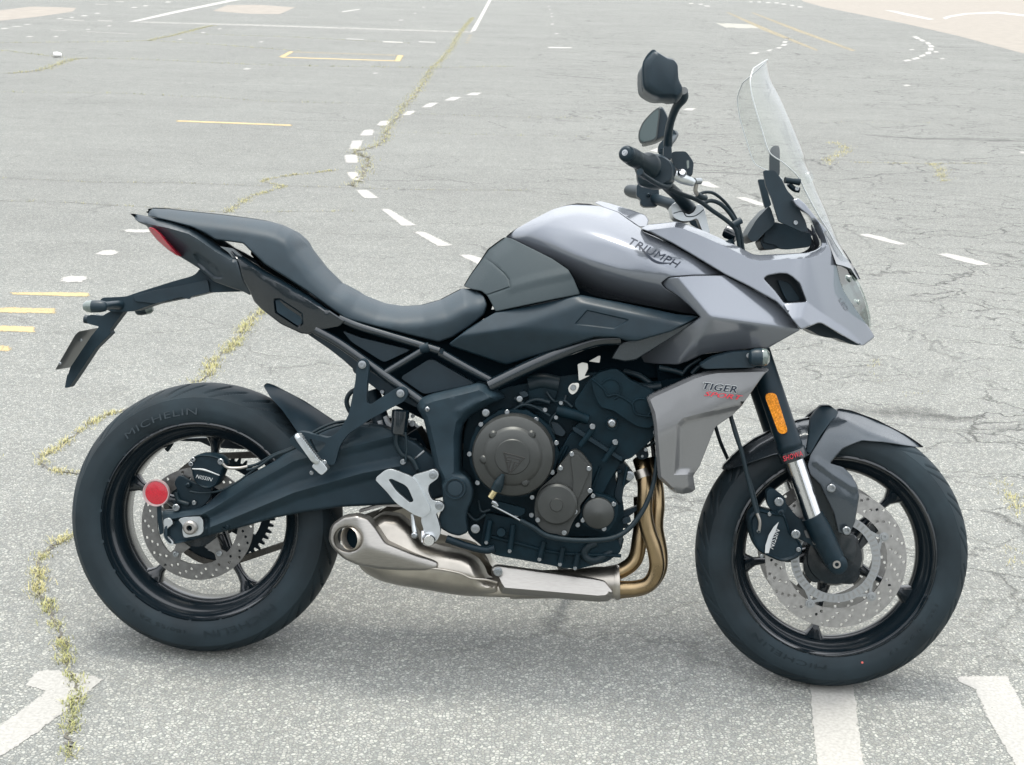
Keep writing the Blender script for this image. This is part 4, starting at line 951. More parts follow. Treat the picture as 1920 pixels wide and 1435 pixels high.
# pillion foot rest hanger
hg = plate('footrest_hanger', px('C', [(680, 425), (715, 398), (750, 425), (758, 470), (748, 560), (742, 700), (770, 716), (850, 660), (940, 606), (975, 592), (1012, 612), (1022, 645), (1000, 690), (780, 805), (620, 910), (565, 985), (528, 1122), (470, 1116), (440, 1082), (392, 1108), (225, 972), (228, 940), (285, 893), (330, 898), (490, 940), (560, 890), (622, 785), (640, 700), (668, 560), (676, 470)]),
           -.168, .022, MATTE, bike, holes=[px('C', [(352, 940), (480, 972), (408, 1052)])], fil=8, bev=.005)
bolt('C', 715, 445, -.17, 27, hg, 'washer'); bolt('C', 972, 638, -.17, 27, hg, 'washer')
pg = outline_loft('pillion_footpeg', 'C', [(272, 925), (285, 900), (305, 905), (440, 1080), (430, 1110), (400, 1105)], [(-.180, .8, 0, 0), (-.186, 1, 0, 0), (-.205, 1, .0, 0), (-.210, .8, 0, 0)], ALU, bike, fil=6)
for k in range(14):
    t = k / 13; p0 = at1('C', 302 + 128 * t, 912 + 168 * t, -.187)
    tube('peg_tooth', [p0, p0 + Vector((0, -.02, 0))], .0028, ALU, pg, seg=6)
plate('peg_bracket', px('C', [(395, 1108), (430, 1085), (486, 1150), (440, 1192), (372, 1130)]), -.20, .03, ALU, pg, fil=5); bolt('C', 462, 1102, -.19, 16, pg); bolt('C', 375, 1172, -.185, 14, pg)

# ---- swing arm, rear brake
sa_o = [(304, 958, -.13), (317, 960, -.132), (372, 954, -.138), (386, 947, -.14), (421, 916, -.14), (513, 866, -.138), (560, 833, -.135), (610, 806, -.13), (660, 793, -.12), (720, 800, -.12), (780, 830, -.12), (830, 870, -.13), (850, 900, -.135), (838, 930, -.13), (790, 944, -.125), (700, 948, -.125), (640, 951, -.128), (567, 961, -.13), (513, 972, -.132), (470, 984, -.135), (425, 996, -.138), (398, 1003, -.138), (345, 1017, -.136), (318, 1022, -.134), (306, 1008, -.13)]
sa = shell('swing_arm', [p[:2] for p in sa_o], MATTE, bike, k=.003, facets=[
    (1, [(386, 945, -.126), (513, 866, -.120), (610, 806, -.112), (398, 954, -.138), (551, 868, -.144), (680, 838, -.138), (680, 800, -.108)]),
    (1, [(398, 954, -.138), (551, 868, -.144), (680, 838, -.138), (425, 990, -.142), (551, 950, -.136), (680, 940, -.128)])],
           folds=[(px('B', [(560, 760), (700, 690), (860, 590), (1100, 455), (1435, 372), (1600, 330)]), .013, 15), (px('B', [(640, 800), (770, 748), (1100, 610), (1435, 515), (1620, 480)]), .016, 17)],
           insets=[(px('B', [(478, 742), (600, 722), (670, 715), (690, 735), (688, 830), (660, 845), (560, 852), (505, 866), (478, 830)]), .016, 5)], fil=6, roll=5, rolld=.01, skirt=.035, step=3.4)
ab = plate('axle_block', px('B', [(530, 742), (560, 732), (600, 728), (640, 725), (655, 748), (656, 800), (640, 818), (590, 828), (560, 832), (552, 800), (556, 770)]), -.142, .014, ALU, sa, fil=5)
lathe('axle_nut', [(.0065, .004), (.0065, .012), (.012, .012), (.0155, .008), (.0155, 0)], at1('B', 594, 780, -.143), (0, -1, 0), STEEL, sa, 28)
lathe('axle_bore', [(0, 0), (.0066, 0)], at1('B', 594, 780, -.148), (0, -1, 0), DARK, sa, 16)
plate('arm_end_cap', px('B', [(458, 742), (492, 732), (510, 762), (478, 786), (472, 815), (508, 850), (510, 866), (482, 864), (456, 822), (462, 790)]), -.138, .03, ALU, sa, fil=5)
bolt('B', 765, 775, -.142, 22, sa, 'button', BLKM)
plate('caliper_bracket', px('B', [(540, 520), (600, 560), (700, 590), (690, 640), (640, 690), (540, 706), (500, 690), (520, 640), (530, 600), (510, 560)]), -.118, .012, BLKM, bike, fil=10)
bolt('B', 525, 683, -.125, 18, sa); bolt('B', 612, 660, -.122, 11, sa); bolt('B', 582, 575, -.126, 15, sa, 'button', BLKM)
tube('wheel_speed_sensor', T('B', [(520, 610, -.125), (535, 650, -.125), (585, 668, -.125)]), .005, HOSE, bike)
rc = outline_loft('rear_brake_caliper', 'B', [(588, 452), (605, 435), (640, 422), (700, 426), (742, 440), (764, 470), (745, 520), (722, 576), (690, 592), (645, 588), (612, 556), (598, 500)],
                  [(-.150, .86, 0, 0), (-.154, .93, 0, 0), (-.150, 1, 0, 0), (-.105, 1.0, 0, 0), (-.100, .95, 0, 0)], BLKM, bike, fil=12)
tube('pale_stripe', T('B', [(602, 494, -.1535), (660, 499, -.1535), (735, 526, -.1535)]), [.0012, .0022, .001], WHITEP, rc)
lettering('maker_lettering', 'NISSIN', 'B', (618, 538), (698, 556), 18, -.156, WHITEP, rc, .25)
bolt('B', 742, 458, -.15, 15, rc); bolt('B', 607, 448, -.15, 11, rc); bolt('B', 596, 470, -.15, 11, rc)
tube('banjo_pipe', T('B', [(745, 462, -.152), (775, 488, -.15), (830, 490, -.148), (872, 482, -.146)]), .0034, STEEL, rc)
for dy, z in ((0, -.146), (16, -.15)):
    tube('brake_hose', T('B', [(868, 484 + dy, z), (920, 470 + dy, z), (1000, 425 + dy * .5, z), (1100, 385 + dy * .5, z - .002), (1220, 300 + dy, z), (1330, 262 + dy, z + .01), (1420, 275, z + .02)]), .0032, HOSE, bike)
tube('sensor_cable', T('B', [(590, 605, -.13), (650, 612, -.14), (740, 600, -.15), (820, 560, -.152), (900, 500, -.15), (990, 440, -.148)]), .0022, HOSE, bike)
rf = lathe('red_reflector', [(0, .006), (.0265, .006), (.0275, .0085), (.0292, .0085), (.0302, .006), (.0302, 0), (0, 0)], at1('B', 428, 611, -.150), (0, -1, .0), mat('reflector_rim', (.55, .42, .42), .3, .6), bike, 48)
lathe('reflector_face', [(0, .0016), (.020, .0012), (.0262, .0)], at1('B', 428, 611, -.1563), (0, -1, 0), mat('red_reflex_prisms', (.38, .004, .016), .22, 0, .6, noise=(420, .3), bump=(700, .6, .001)), rf, 48)
plate('reflector_bracket', px('B', [(428, 668), (448, 668), (458, 812), (442, 818), (430, 740)]), -.143, .003, BLKM, rf, fil=2, bev=0)
# hugger
hu_o = px('P', [(494, 724, .0), (500, 718, .0), (513, 722, 0), (571, 752, 0), (628, 790, 0), (640, 800, -.03), (628, 812, -.06), (559, 812, -.085), (548, 796, -.09), (530, 770, -.09), (506, 744, -.06)])
shell('rear_hugger', hu_o, MATTE, bike, px('P', [(520, 748, -.06), (540, 765, -.075), (575, 785, -.075), (600, 800, -.07), (530, 738, -.035), (580, 768, -.035)]), lam=.1, fil=3, roll=0, skirt=.004, domes=[([(494, 724), (500, 718), (513, 722), (571, 752), (628, 790), (640, 800)], 20)])
tyre_gap = None

# ---- rider foot rest plate, brake pedal, reservoir
hp = plate('heel_guard', px('E', [(293, 170), (300, 155), (345, 118), (380, 112), (480, 150), (510, 172), (585, 320), (580, 345), (545, 372), (500, 356), (400, 292), (360, 240)]), -.190, .012, ALU, bike, holes=[px('E', [(362, 168), (378, 163), (462, 202), (497, 282), (478, 293), (402, 228)])], fil=9, bev=.004)
plate('footrest_bracket', px('E', [(480, 150), (570, 124), (602, 112), (628, 130), (626, 160), (576, 196), (571, 228), (592, 280), (640, 284), (660, 305), (650, 335), (612, 346), (622, 375), (640, 440), (628, 480), (598, 512), (552, 520), (540, 496), (552, 440), (530, 378), (560, 330), (520, 200)]), -.182, .02, ALU, hp, fil=9, bev=.004)
bolt('E', 598, 145, -.184, 21, hp, 'washer'); bolt('E', 630, 307, -.184, 21, hp, 'washer')
lathe('footpeg_pivot', [(0, .02), (.011, .02), (.014, .015), (.015, 0)], at1('E', 574, 478, -.182), (.2, -1, -.1), CHROME, hp, 20)
tube('pedal_link', T('E', [(488, 350, -.18), (494, 400, -.18), (502, 450, -.182)]), [.004, .005, .006], ALU, hp); bolt('E', 500, 462, -.185, 20, hp, 'button'); tube('rod_pin', T('E', [(545, 440, -.185), (545, 500, -.19)]), .004, CHROME, hp)
brs = lathe('brake_fluid_reservoir', [(0, 0), (.017, 0), (.018, .005), (.018, .034), (.0195, .034), (.0195, .05), (.016, .052), (0, .052)], at1('C', 962, 908, -.15), at1('C', 975, 735, -.15) - at1('C', 962, 908, -.15), GLOSS, bike, 28)
tube('reservoir_hose', T('C', [(948, 905, -.15), (945, 980, -.15), (985, 1050, -.15), (1050, 1085, -.15), (1085, 1150, -.15)]), .006, HOSE, bike)
plate('master_cylinder', px('C', [(975, 1090), (1040, 1080), (1090, 1150), (1060, 1200), (960, 1180)]), -.145, .03, BLKM, bike); bolt('C', 990, 1098, -.15, 20, brs)
for pts in ([(832, 822, -.07), (850, 880, -.07), (890, 950, -.07), (935, 995, -.07)], [(870, 792, -.07), (890, 840, -.07), (930, 890, -.07)]): tube('vent_hose', T('C', pts), .0055, GREYHOSE, bike)
for x, y, r_ in ((775, 925, 20), (1052, 840, 22), (735, 885, 14), (1055, 790, 14), (1105, 985, 10)): bolt('C', x, y, -.10, r_, fr_)
tube('adjuster_rod', T('C', [(1068, 1078, -.13), (1132, 1024, -.13)]), [.0022, .0034], BOLT, bike)
sb = lathe('shock_absorber', [(0, 0), (.02, 0), (.026, .02), (.026, .05), (.02, .06), (.02, .14), (0, .14)], at1('C', 900, 1010, -.02), at1('C', 800, 700, -.02) - at1('C', 900, 1010, -.02), BLKM, bike, 24)
for pts in ([(760, 850, -.11), (860, 880, -.11), (960, 930, -.11), (1080, 950, -.11)], [(1005, 900, -.16), (1015, 1000, -.16), (1005, 1100, -.16)], [(700, 900, -.09), (760, 870, -.1), (860, 900, -.11)]): tube('wire', T('C', pts), .0028, HOSE, bike)
plate('linkage', px('C', [(690, 870), (750, 840), (860, 880), (900, 960), (830, 960), (720, 925)]), -.06, .1, DARK, bike)
plate('linkage_plate', px('C', [(950, 960), (1080, 880), (1150, 1000), (1170, 1160), (1080, 1180), (980, 1060)]), -.09, .1, DARK, bike)

# ---- engine
eng = plate('engine', px('D', [(370, 300), (600, 170), (1000, 90), (1250, 60), (1500, 180), (1600, 450), (1420, 640), (1330, 760), (1400, 960), (1390, 1260), (1290, 1330), (1080, 1392), (520, 1295), (350, 1160), (310, 900), (320, 500)]), -.095, .19, ENG, bike, fil=12, bev=.006)
plate('cylinder_head', px('D', [(1050, 285), (1180, 95), (1265, 52), (1345, 42), (1400, 75), (1440, 115), (1615, 190), (1625, 430), (1590, 520), (1440, 650), (1385, 655), (1058, 445), (1100, 400), (1165, 390)]), -.135, .06, ENG, eng, fil=14, bev=.005)
cc = plate('cam_cover', px('D', [(1180, 110), (1245, 62), (1345, 40), (1392, 72), (1440, 118), (1618, 205), (1605, 430), (1560, 442), (1490, 432), (1400, 375), (1320, 318), (1245, 305), (1195, 215)]), -.155, .03, ENG, eng, fil=16, bev=.006)
for c0, r_ in (((1310, 180), 70), ((1515, 310), 68)):
    q = [(c0[0] + r_ * math.cos(a), c0[1] + r_ * math.sin(a)) for a in np.linspace(-2.6, 1.2, 10)]; tube('cover_rib', T('D', [(x, y, -.156) for x, y in q]), .0022, ENG, cc)
tube('cover_seam', T('D', [(1185, 110, -.156), (1260, 175, -.156), (1290, 225, -.156), (1350, 218, -.156), (1450, 275, -.156), (1480, 345, -.156), (1590, 365, -.156)]), .0028, ENG, cc)
plate('cylinder_block', px('D', [(1050, 455), (1385, 665), (1300, 800), (1250, 900), (1180, 1010), (900, 800), (940, 640)]), -.125, .06, ENG, eng, fil=10)
plate('gasket_flange', px('D', [(1050, 440), (1070, 432), (1392, 642), (1385, 668), (1060, 462)]), -.150, .05, BLKM, eng, fil=4)
for a, b in (((1195, 440), (1105, 560)), ((1348, 545), (1262, 665)), ):
    tube('stud_boss', T('D', [(a[0], a[1], -.152), (b[0], b[1], -.146)]), [.0065, .0062], ENG, eng); bolt('D', a[0] - 8, a[1] - 10, -.158, 20, eng)
lathe('head_bolt_boss', [(0, .012), (.0125, .012), (.014, 0)], at1('D', 1318, 410, -.152), (0, -1, 0), ENG, eng, 24); bolt('D', 1318, 408, -.165, 34, eng, 'button')
tube('coil_body', T('D', [(950, 322, -.13), (1060, 350, -.135), (1160, 385, -.135)]), [.013, .0125, .011], ENG, eng); bolt('D', 975, 272, -.14, 14, eng); bolt('D', 942, 370, -.145, 14, eng); bolt('D', 868, 318, -.13, 16, eng)
plate('pipe_mount', px('D', [(1022, 170), (1045, 140), (1095, 138), (1098, 160), (1080, 200), (1052, 218), (1030, 200)]), -.14, .006, TAG, eng, fil=5, bev=.001); bolt('D', 1058, 168, -.145, 20, eng)
plate('data_tag', px('F', [(872, 1160), (905, 1148), (940, 1155), (942, 1190), (918, 1240), (955, 1236), (880, 1272), (876, 1210)]), -.12, .002, TAG, eng, fil=2, bev=0)
plate('data_tag', px('F', [(948, 1140), (1010, 1105), (1026, 1102), (1020, 1150)]), -.12, .002, TAG, eng, fil=2, bev=0)
# dark filler: airbox, throttle bodies, radiator hoses
plate('airbox', px('P', [(960, 705), (1100, 660), (1220, 690), (1330, 680), (1420, 690), (1330, 720), (1240, 745), (1100, 760), (980, 740)]), -.06, .14, DARK, bike)
for pts, r_ in (([(660, 240, -.12), (740, 290, -.12), (860, 320, -.125)], .006), ([(700, 300, -.12), (800, 250, -.12), (900, 270, -.12)], .005), ([(760, 150, -.09), (850, 130, -.09), (960, 150, -.09)], .02), ([(1420, 150, -.11), (1550, 170, -.11), (1650, 160, -.11)], .01), ([(1400, 60, -.09), (1500, 90, -.1), (1600, 150, -.1), (1700, 130, -.1)], .007)):
    tube('engine_hose', T('D', pts), r_, HOSE, eng)
plate('throttle_body', px('D', [(760, 150), (900, 120), (960, 170), (930, 270), (800, 290), (750, 240)]), -.105, .06, ENG, eng, fil=12)
bolt('D', 697, 245, -.13, 20, eng, 'washer'); bolt('D', 470, 338, -.14, 25, eng, 'washer')
for pts, r_ in (([(640, 330, -.135), (720, 285, -.14), (800, 300, -.135), (900, 360, -.13)], .0035), ([(880, 200, -.11), (930, 260, -.12), (1000, 260, -.135), (1050, 300, -.14)], .003), ([(1010, 220, -.125), (980, 300, -.13), (900, 400, -.13), (930, 480, -.125)], .0028),
                ([(1620, 520, -.12), (1560, 560, -.115), (1480, 560, -.11), (1420, 600, -.115)], .0032), ([(420, 930, -.13), (440, 1000, -.14), (500, 990, -.14)], .003), ([(340, 1010, -.13), (400, 1060, -.135), (470, 1020, -.14)], .004)):
    tube('engine_wire', T('D', pts), r_, HOSE, eng, seg=8)
for q, y_ in (([(905, 395), (960, 410), (1010, 470), (985, 500), (930, 480)], -.118), ([(690, 200), (740, 190), (760, 225), (715, 240)], -.12), ([(1385, 1050), (1440, 1040), (1450, 1075), (1395, 1090)], -.12)):
    plate('wire_connector', px('D', q), y_, .02, SATIN, eng, fil=4)
for a_, b_ in (((1420, 700), (1395, 830)), ((1240, 700), (1180, 850)), ((1020, 560), (950, 700))): tube('casting_rib', T('D', [(a_[0], a_[1], -.127), (b_[0], b_[1], -.127)]), .0035, ENG, eng, seg=8)
# clutch cover
cl = plate('clutch_cover_flange', px('D', [(655 + rr * math.cos(a), 612 + rr * .99 * math.sin(a)) for k in range(60) for a in (2 * math.pi * k / 60,) for rr in (298 + (16 if k % 6 == 0 else 0) - (0 if k % 6 else 4),)]), -.150, .05, ENG, eng, fil=4, bev=.004)
lab(lathe('clutch_cover', [(0, .058), (.030, .0585), (.0365, .058), (.0385, .0555), (.056, .0535), (.060, .050), (.064, .0455), (.078, .043), (.0855, .039), (.089, .030), (.090, 0)], at1('D', 658, 615, -.152), (0, -1, 0), COVER, eng, 96, angle=18), 'bronze grey round clutch cover with triangular emblem')
ce = at1('D', 658, 615, -.152); cy = -.152 - .0592
def engr(pts, closed=False, w=.0011, mt=None, nm='emblem'):
    P = T('D', [(x, y, cy) for x, y in pts]); P = P + [P[0]] if closed else P
    for i in range(len(P) - 1): tube(nm, [P[i], P[i + 1]], w, mt or ENGRAVE, emb, seg=6)
emb = plate('emblem', px('D', [(600, 617), (718, 644), (630, 733)]), cy + .0004, .0012, COVER, eng, fil=3, bev=.0003)
engr([(590, 605), (730, 642), (628, 752)], True)
engr([(604, 640), (626, 634), (692, 652), (706, 664)]); engr([(612, 652), (640, 658), (622, 722), (640, 730), (662, 668), (690, 674)]); engr([(606, 668), (630, 672)]); engr([(672, 690), (690, 692)])
for a in (0.9, 2.35, 3.3, 5.2):
    p = ce + Vector((.0615 * math.cos(a), -.047, .0615 * math.sin(a))); lathe('cover_lug', [(0, .006), (.006, .005), (.010, 0)], p, (0, -1, 0), COVER, eng, 14)
for x, y in ((613, 333), (808, 383), (945, 540), (918, 738), (782, 905), (360, 615), (415, 808), (437, 415), (778, 1025), (678, 1022)): bolt('D', x, y, -.155, 17, eng)
tube('clutch_arm_boot', T('D', [(585, 755, -.215), (560, 810, -.21), (540, 855, -.205)]), [.004, .011, .0125], HOSE, eng)
tube('cable_ferrule', T('D', [(532, 862, -.205), (502, 908, -.203)]), .0072, BRASS, eng); tube('clutch_arm', T('D', [(512, 935, -.20), (530, 945, -.2), (545, 965, -.198)]), .005, BOLT, eng)
tube('cable_inner', T('D', [(512, 962, -.2), (640, 1028, -.198), (710, 1068, -.196)]), .0022, BOLT, eng)
plate('cable_bracket', px('D', [(520, 935), (560, 935), (740, 985), (730, 1020), (690, 1040), (560, 985)]), -.16, .012, ENG, eng, fil=6)
tube('clutch_cable', T('D', [(700, 1062, -.196), (790, 1110, -.194), (880, 1165, -.19), (1020, 1192, -.185), (1180, 1196, -.18), (1330, 1178, -.17), (1440, 1110, -.16), (1540, 970, -.15), (1600, 800, -.14), (1625, 600, -.13), (1640, 420, -.12)]), [.0052, .0056, .0056, .0056, .005, .0045], HOSE, bike)
# front covers
ac = plate('generator_cover', px('D', [(1030, 615), (1048, 592), (1078, 588), (1118, 612), (1182, 695), (1186, 720), (1176, 872), (1150, 900), (1100, 965), (1108, 1005), (1082, 1030), (1048, 1085), (1022, 1160), (990, 1170), (955, 1155), (872, 1142), (820, 1092), (800, 1040), (796, 960), (812, 890), (840, 840), (955, 745), (945, 715), (960, 695)]), -.172, .03, COVER, eng, fil=12, bev=.004)
lathe('round_cap', [(0, .020), (.013, .020), (.0145, .0175), (.018, .0172), (.040, .016), (.0445, .012), (.046, 0)], at1('D', 946, 950, -.171), (0, -1, 0), COVER, ac, 64, angle=18)
plate('cover_face', px('D', [(1040, 640), (1060, 800), (1050, 880), (1085, 930), (1165, 740), (1165, 700), (1110, 640), (1070, 610)]), -.177, .006, COVER, ac, fil=10, bev=.003)
for x, y in ((1048, 615), (972, 710), (1163, 713), (1170, 862), (1070, 1003), (997, 1145), (820, 1058), (850, 885)): bolt('D', x, y, -.178, 17, ac)
lathe('plug_hole', [(0, .001), (.004, .001), (.0045, 0)], at1('D', 911, 836, -.176), (0, -1, 0), DARK, ac, 16)
pcv = plate('pump_cover_flange', px('D', [(1165, 900), (1195, 878), (1290, 900), (1345, 930), (1362, 965), (1350, 1060), (1290, 1140), (1250, 1145), (1120, 1090), (1095, 1050), (1120, 960)]), -.160, .03, ENG, eng, fil=12, bev=.003)
lathe('round_cap', [(0, .021), (.010, .0205), (.014, .018), (.030, .016), (.0335, .013), (.035, 0)], at1('D', 1226, 1010, -.159), (0, -1, 0), COVER, pcv, 56, angle=18)
for x, y in ((1190, 897), (1330, 952), (1265, 1118), (1122, 1060), (1088, 1092)): bolt('D', x, y, -.164, 16, pcv)
# sump
sm = plate('sump', px('D', [(470, 1010), (700, 1060), (800, 1120), (880, 1180), (1360, 1190), (1385, 1270), (1290, 1340), (1085, 1392), (960, 1375), (520, 1292), (430, 1240)]), -.125, .2, ENG, eng, fil=8, bev=.004)
for x0, y0, x1, y1 in ((500, 1060, 475, 1205), (655, 1090, 632, 1262), (862, 1205, 832, 1318), (990, 1245, 970, 1352), (1088, 1290, 1072, 1378)):
    tube('bolt_tower', T('D', [(x0, y0, -.135), (x1, y1, -.138)]), [.006, .0072], ENG, sm); bolt('D', x1 - 2, y1 + 6, -.142, 13, sm)
tube('sump_rib', T('D', [(500, 1170, -.127), (700, 1220, -.127), (960, 1280, -.127), (1380, 1300, -.127)]), .004, ENG, sm)
lathe('oil_filler_cap', [(0, .012), (.009, .012), (.010, .010), (.011, 0)], at1('D', 575, 1142, -.14), (0, -1, .15), ENG, eng, 24)
tube('coolant_hose', T('D', [(1210, 1215, -.12), (1150, 1245, -.125), (1135, 1300, -.125), (1200, 1330, -.125), (1280, 1290, -.12), (1350, 1240, -.11), (1372, 1180, -.1)]), .0095, HOSE, bike)
tube('hose_clip', T('D', [(1262, 1302, -.12), (1285, 1288, -.118)]), .0112, BLKM, bike)
plate('radiator_bracket', px('D', [(1380, 1010), (1500, 960), (1500, 985), (1400, 1060), (1440, 1110), (1370, 1120)]), -.09, .02, BLKM, bike)
plate('engine_mount', px('D', [(1345, 690), (1400, 670), (1440, 720), (1470, 760), (1445, 800), (1400, 830), (1380, 960), (1330, 900), (1360, 780)]), -.10, .05, BLKM, eng, fil=8); bolt('D', 1437, 762, -.12, 32, eng, 'washer'); bolt('D', 1370, 735, -.12, 18, eng, 'button', BLKM)
plate('exhaust_port', px('D', [(1460, 590), (1500, 560), (1560, 590), (1570, 640), (1500, 660)]), -.1, .05, BLKM, eng, fil=8); bolt('D', 1545, 585, -.115, 14, eng); bolt('D', 1522, 630, -.115, 10, eng); bolt('D', 1612, 468, -.13, 30, eng, 'washer')
tube('engine_strap', T('D', [(205, 1185, -.15), (330, 1230, -.15), (460, 1262, -.15), (530, 1250, -.15)]), [.009, .008, .008, .010], BLKM, bike); bolt('D', 400, 1118, -.15, 30, eng, 'washer')

# frame cover
fc_o = px('D', [(0, 298, -.15), (28, 242, -.15), (100, 214, -.153), (300, 166, -.155), (420, 135, -.155), (468, 145, -.156), (605, 235, -.15), (440, 312, -.155), (362, 362, -.155), (312, 420, -.155), (298, 500, -.155), (300, 735, -.16), (362, 792, -.165), (386, 860, -.165), (374, 935, -.16), (345, 990, -.155), (336, 1050, -.15), (352, 1142, -.145), (290, 1168, -.145), (228, 1152, -.145), (160, 1112, -.145), (150, 1042, -.15), (184, 960, -.155), (170, 800, -.155), (124, 700, -.152), (95, 560, -.15), (50, 380, -.15)])
fc = shell('frame_cover', [p[:2] for p in fc_o], MATTE, bike, px('D', [(28, 260, -.17), (250, 200, -.172), (450, 160, -.172), (600, 235, -.166), (80, 330, -.172), (250, 270, -.174), (200, 420, -.176), (180, 560, -.172), (230, 700, -.175), (150, 480, -.172), (270, 560, -.172), (265, 845, -.182), (265, 780, -.18), (265, 920, -.18), (250, 1000, -.17), (250, 1100, -.16), (180, 1090, -.158), (330, 1140, -.156)]), lam=.08,
           chamfers=[(px('D', [(-20, 296), (28, 232), (100, 204), (300, 156), (420, 125), (470, 140), (605, 235)]), .030, 17), (px('D', [(605, 235), (440, 312), (362, 362), (312, 420), (298, 500), (300, 735)]), .022, 13), (px('D', [(0, 298), (50, 380), (95, 560), (124, 700), (170, 800)]), .014, 9)],
           folds=[(px('D', [(290, 330), (400, 270), (560, 225)]), .004, 10)], fil=6, roll=4, rolld=.008, skirt=.05)
bolt('D', 77, 314, -.170, 20, fc, 'button')
lathe('pivot_cap', [(0, .007), (.0125, .008), (.016, .0075), (.0175, .0045), (.0195, .0045), (.021, .008), (.0225, .0078), (.024, .0)], at1('D', 265, 845, -.181), (0, -1, 0), SATIN, fc, 48, angle=20)

# ---- exhaust
ex = bpy.data.objects.new('exhaust', None); COL.objects.link(ex); ex.parent = bike
def pipe(c, pts, r_): return tube('header_pipe', T(c, pts), r_, GOLD, ex, n=10, seg=20)
pipe('E', [(1695, 60, -.07), (1712, 120, -.085), (1722, 220, -.095), (1718, 330, -.098), (1735, 430, -.098), (1772, 540, -.098), (1782, 640, -.096), (1745, 715, -.094), (1670, 742, -.092), (1580, 745, -.09)], .0172)
pipe('E', [(1745, 60, .0), (1775, 180, -.02), (1785, 300, -.03), (1778, 420, -.035), (1800, 560, -.035), (1790, 660, -.04), (1720, 735, -.045), (1580, 760, -.05)], .0172)
pipe('E', [(1700, 260, -.04), (1702, 380, -.05), (1692, 480, -.058), (1668, 590, -.06), (1600, 648, -.062), (1520, 668, -.065)], .0172)
tube('header_joint', T('E', [(1702, 118, -.085), (1716, 160, -.09)]), .0195, STAIN, ex)
tube('pipe_collar', T('E', [(1560, 660, -.065), (1566, 700, -.07), (1578, 780, -.075)]), .012, STAIN, ex)
lathe('collector_clamp', [(.034, -.006), (.038, -.006), (.040, 0), (.038, .006), (.034, .006)], at1('E', 1572, 712, -.074), (1, 0, .08), STAIN, ex, 40)
lathe('collector', [(.036, 0), (.036, .05), (.033, .08), (.031, .24)], at1('E', 1572, 712, -.074), at1('E', 900, 730, -.06) - at1('E', 1572, 712, -.074), STAIN, ex, 40)
hs_o = px('E', [(905, 645, -.112), (918, 625, -.112), (940, 621, -.108), (1450, 690, -.108), (1508, 702, -.104), (1552, 758, -.104), (1546, 795, -.10), (1528, 812, -.096), (1470, 816, -.09), (960, 772, -.092), (935, 735, -.106), (908, 672, -.112)])
hsd = shell('heat_shield', [p[:2] for p in hs_o], STEEL, ex, facets=[(1, px('E', [(920, 630, -.112), (1450, 695, -.112), (1500, 715, -.112), (940, 740, -.130), (1530, 775, -.128)]))],
            chamfers=[(px('E', [(908, 680), (935, 735), (960, 772), (1470, 816), (1530, 812), (1546, 795)]), .030, 12)], fil=5, roll=3, rolld=.005, skirt=.012, mirror=False)
bolt('E', 943, 655, -.124, 24, hsd, 'washer')
# muffler
mu_o = px('E', [(265, 385, -.10), (330, 345, -.10), (420, 355, -.105), (500, 420, -.105), (545, 500, -.105), (640, 532, -.105), (760, 555, -.105), (830, 590, -.105), (868, 640, -.105), (884, 690, -.105), (930, 705, -.10), (950, 715, -.10), (962, 780, -.075), (900, 778, -.07), (845, 788, -.055), (740, 782, -.045), (640, 766, -.04), (520, 745, -.04), (420, 730, -.04), (320, 705, -.045), (250, 670, -.05), (205, 632, -.06), (200, 560, -.08), (220, 440, -.09)])
mu = shell('muffler', [p[:2] for p in mu_o], STAIN, ex, facets=[(1, px('E', [(250, 420, -.135), (480, 480, -.138), (760, 580, -.152), (860, 640, -.152), (560, 640, -.160), (800, 690, -.160)])), (1, px('E', [(560, 640, -.160), (800, 690, -.160), (250, 640, -.150), (640, 760, -.130), (840, 785, -.132), (420, 730, -.128)]))],
           chamfers=[(px('E', [(860, 600), (884, 690), (950, 715), (970, 790)]), .03, 26)], fil=8, roll=22, rolld=.05, skirt=.03)
tube('weld_seam', T('E', [(560, 640, -.160), (630, 642, -.162), (740, 664, -.160), (800, 690, -.156), (880, 698, -.145), (935, 712, -.128)]), .003, STAIN, mu, n=12)
lathe('link_pipe', [(.022, 0), (.022, .10)], at1('E', 850, 735, -.09), at1('E', 1150, 750, -.08) - at1('E', 850, 740, -.09), STAIN, ex, 32)
plate('hanger_strap', px('E', [(205, 330), (330, 295), (460, 300), (455, 315), (330, 310), (210, 345)]), -.10, .02, STEEL, mu, fil=2)
em_o = px('E', [(46, 488, -.165), (52, 430, -.165), (66, 402, -.16), (122, 364, -.155), (195, 354, -.15), (255, 372, -.145), (268, 384, -.145), (300, 424, -.146), (350, 500, -.15), (500, 560, -.155), (600, 590, -.155), (628, 604, -.153), (630, 625, -.15), (618, 642, -.145), (560, 651, -.135), (440, 650, -.13), (320, 642, -.13), (200, 622, -.13), (130, 590, -.14), (95, 560, -.15), (62, 525, -.16)])
hole = [(150 + 70 * math.cos(a), 482 + 63 * math.sin(a)) for a in np.linspace(0, 2 * math.pi, 28, endpoint=False)]
em = shell('end_cap', [p[:2] for p in em_o], STEEL, ex, k=.003, facets=[
    (1, px('E', [(50, 480, -.168), (100, 390, -.180), (100, 570, -.180), (190, 370, -.192), (245, 480, -.203), (190, 590, -.192)])),
    (1, px('E', [(255, 400, -.188), (262, 480, -.203), (350, 505, -.186), (500, 562, -.174), (620, 600, -.164), (300, 560, -.200), (560, 640, -.172)])),
    (1, px('E', [(262, 540, -.203), (420, 590, -.190), (600, 625, -.172), (130, 592, -.180), (320, 645, -.178), (560, 652, -.158)]))],
           holes=[px('E', hole)], fil=5, roll=5, rolld=.016, skirt=.03, mirror=False)
a, b = at1('E', 150, 482, -.188), at1('E', 200, 492, -.15)
ax = (Vector((.55, .83, 0.02))).normalized()
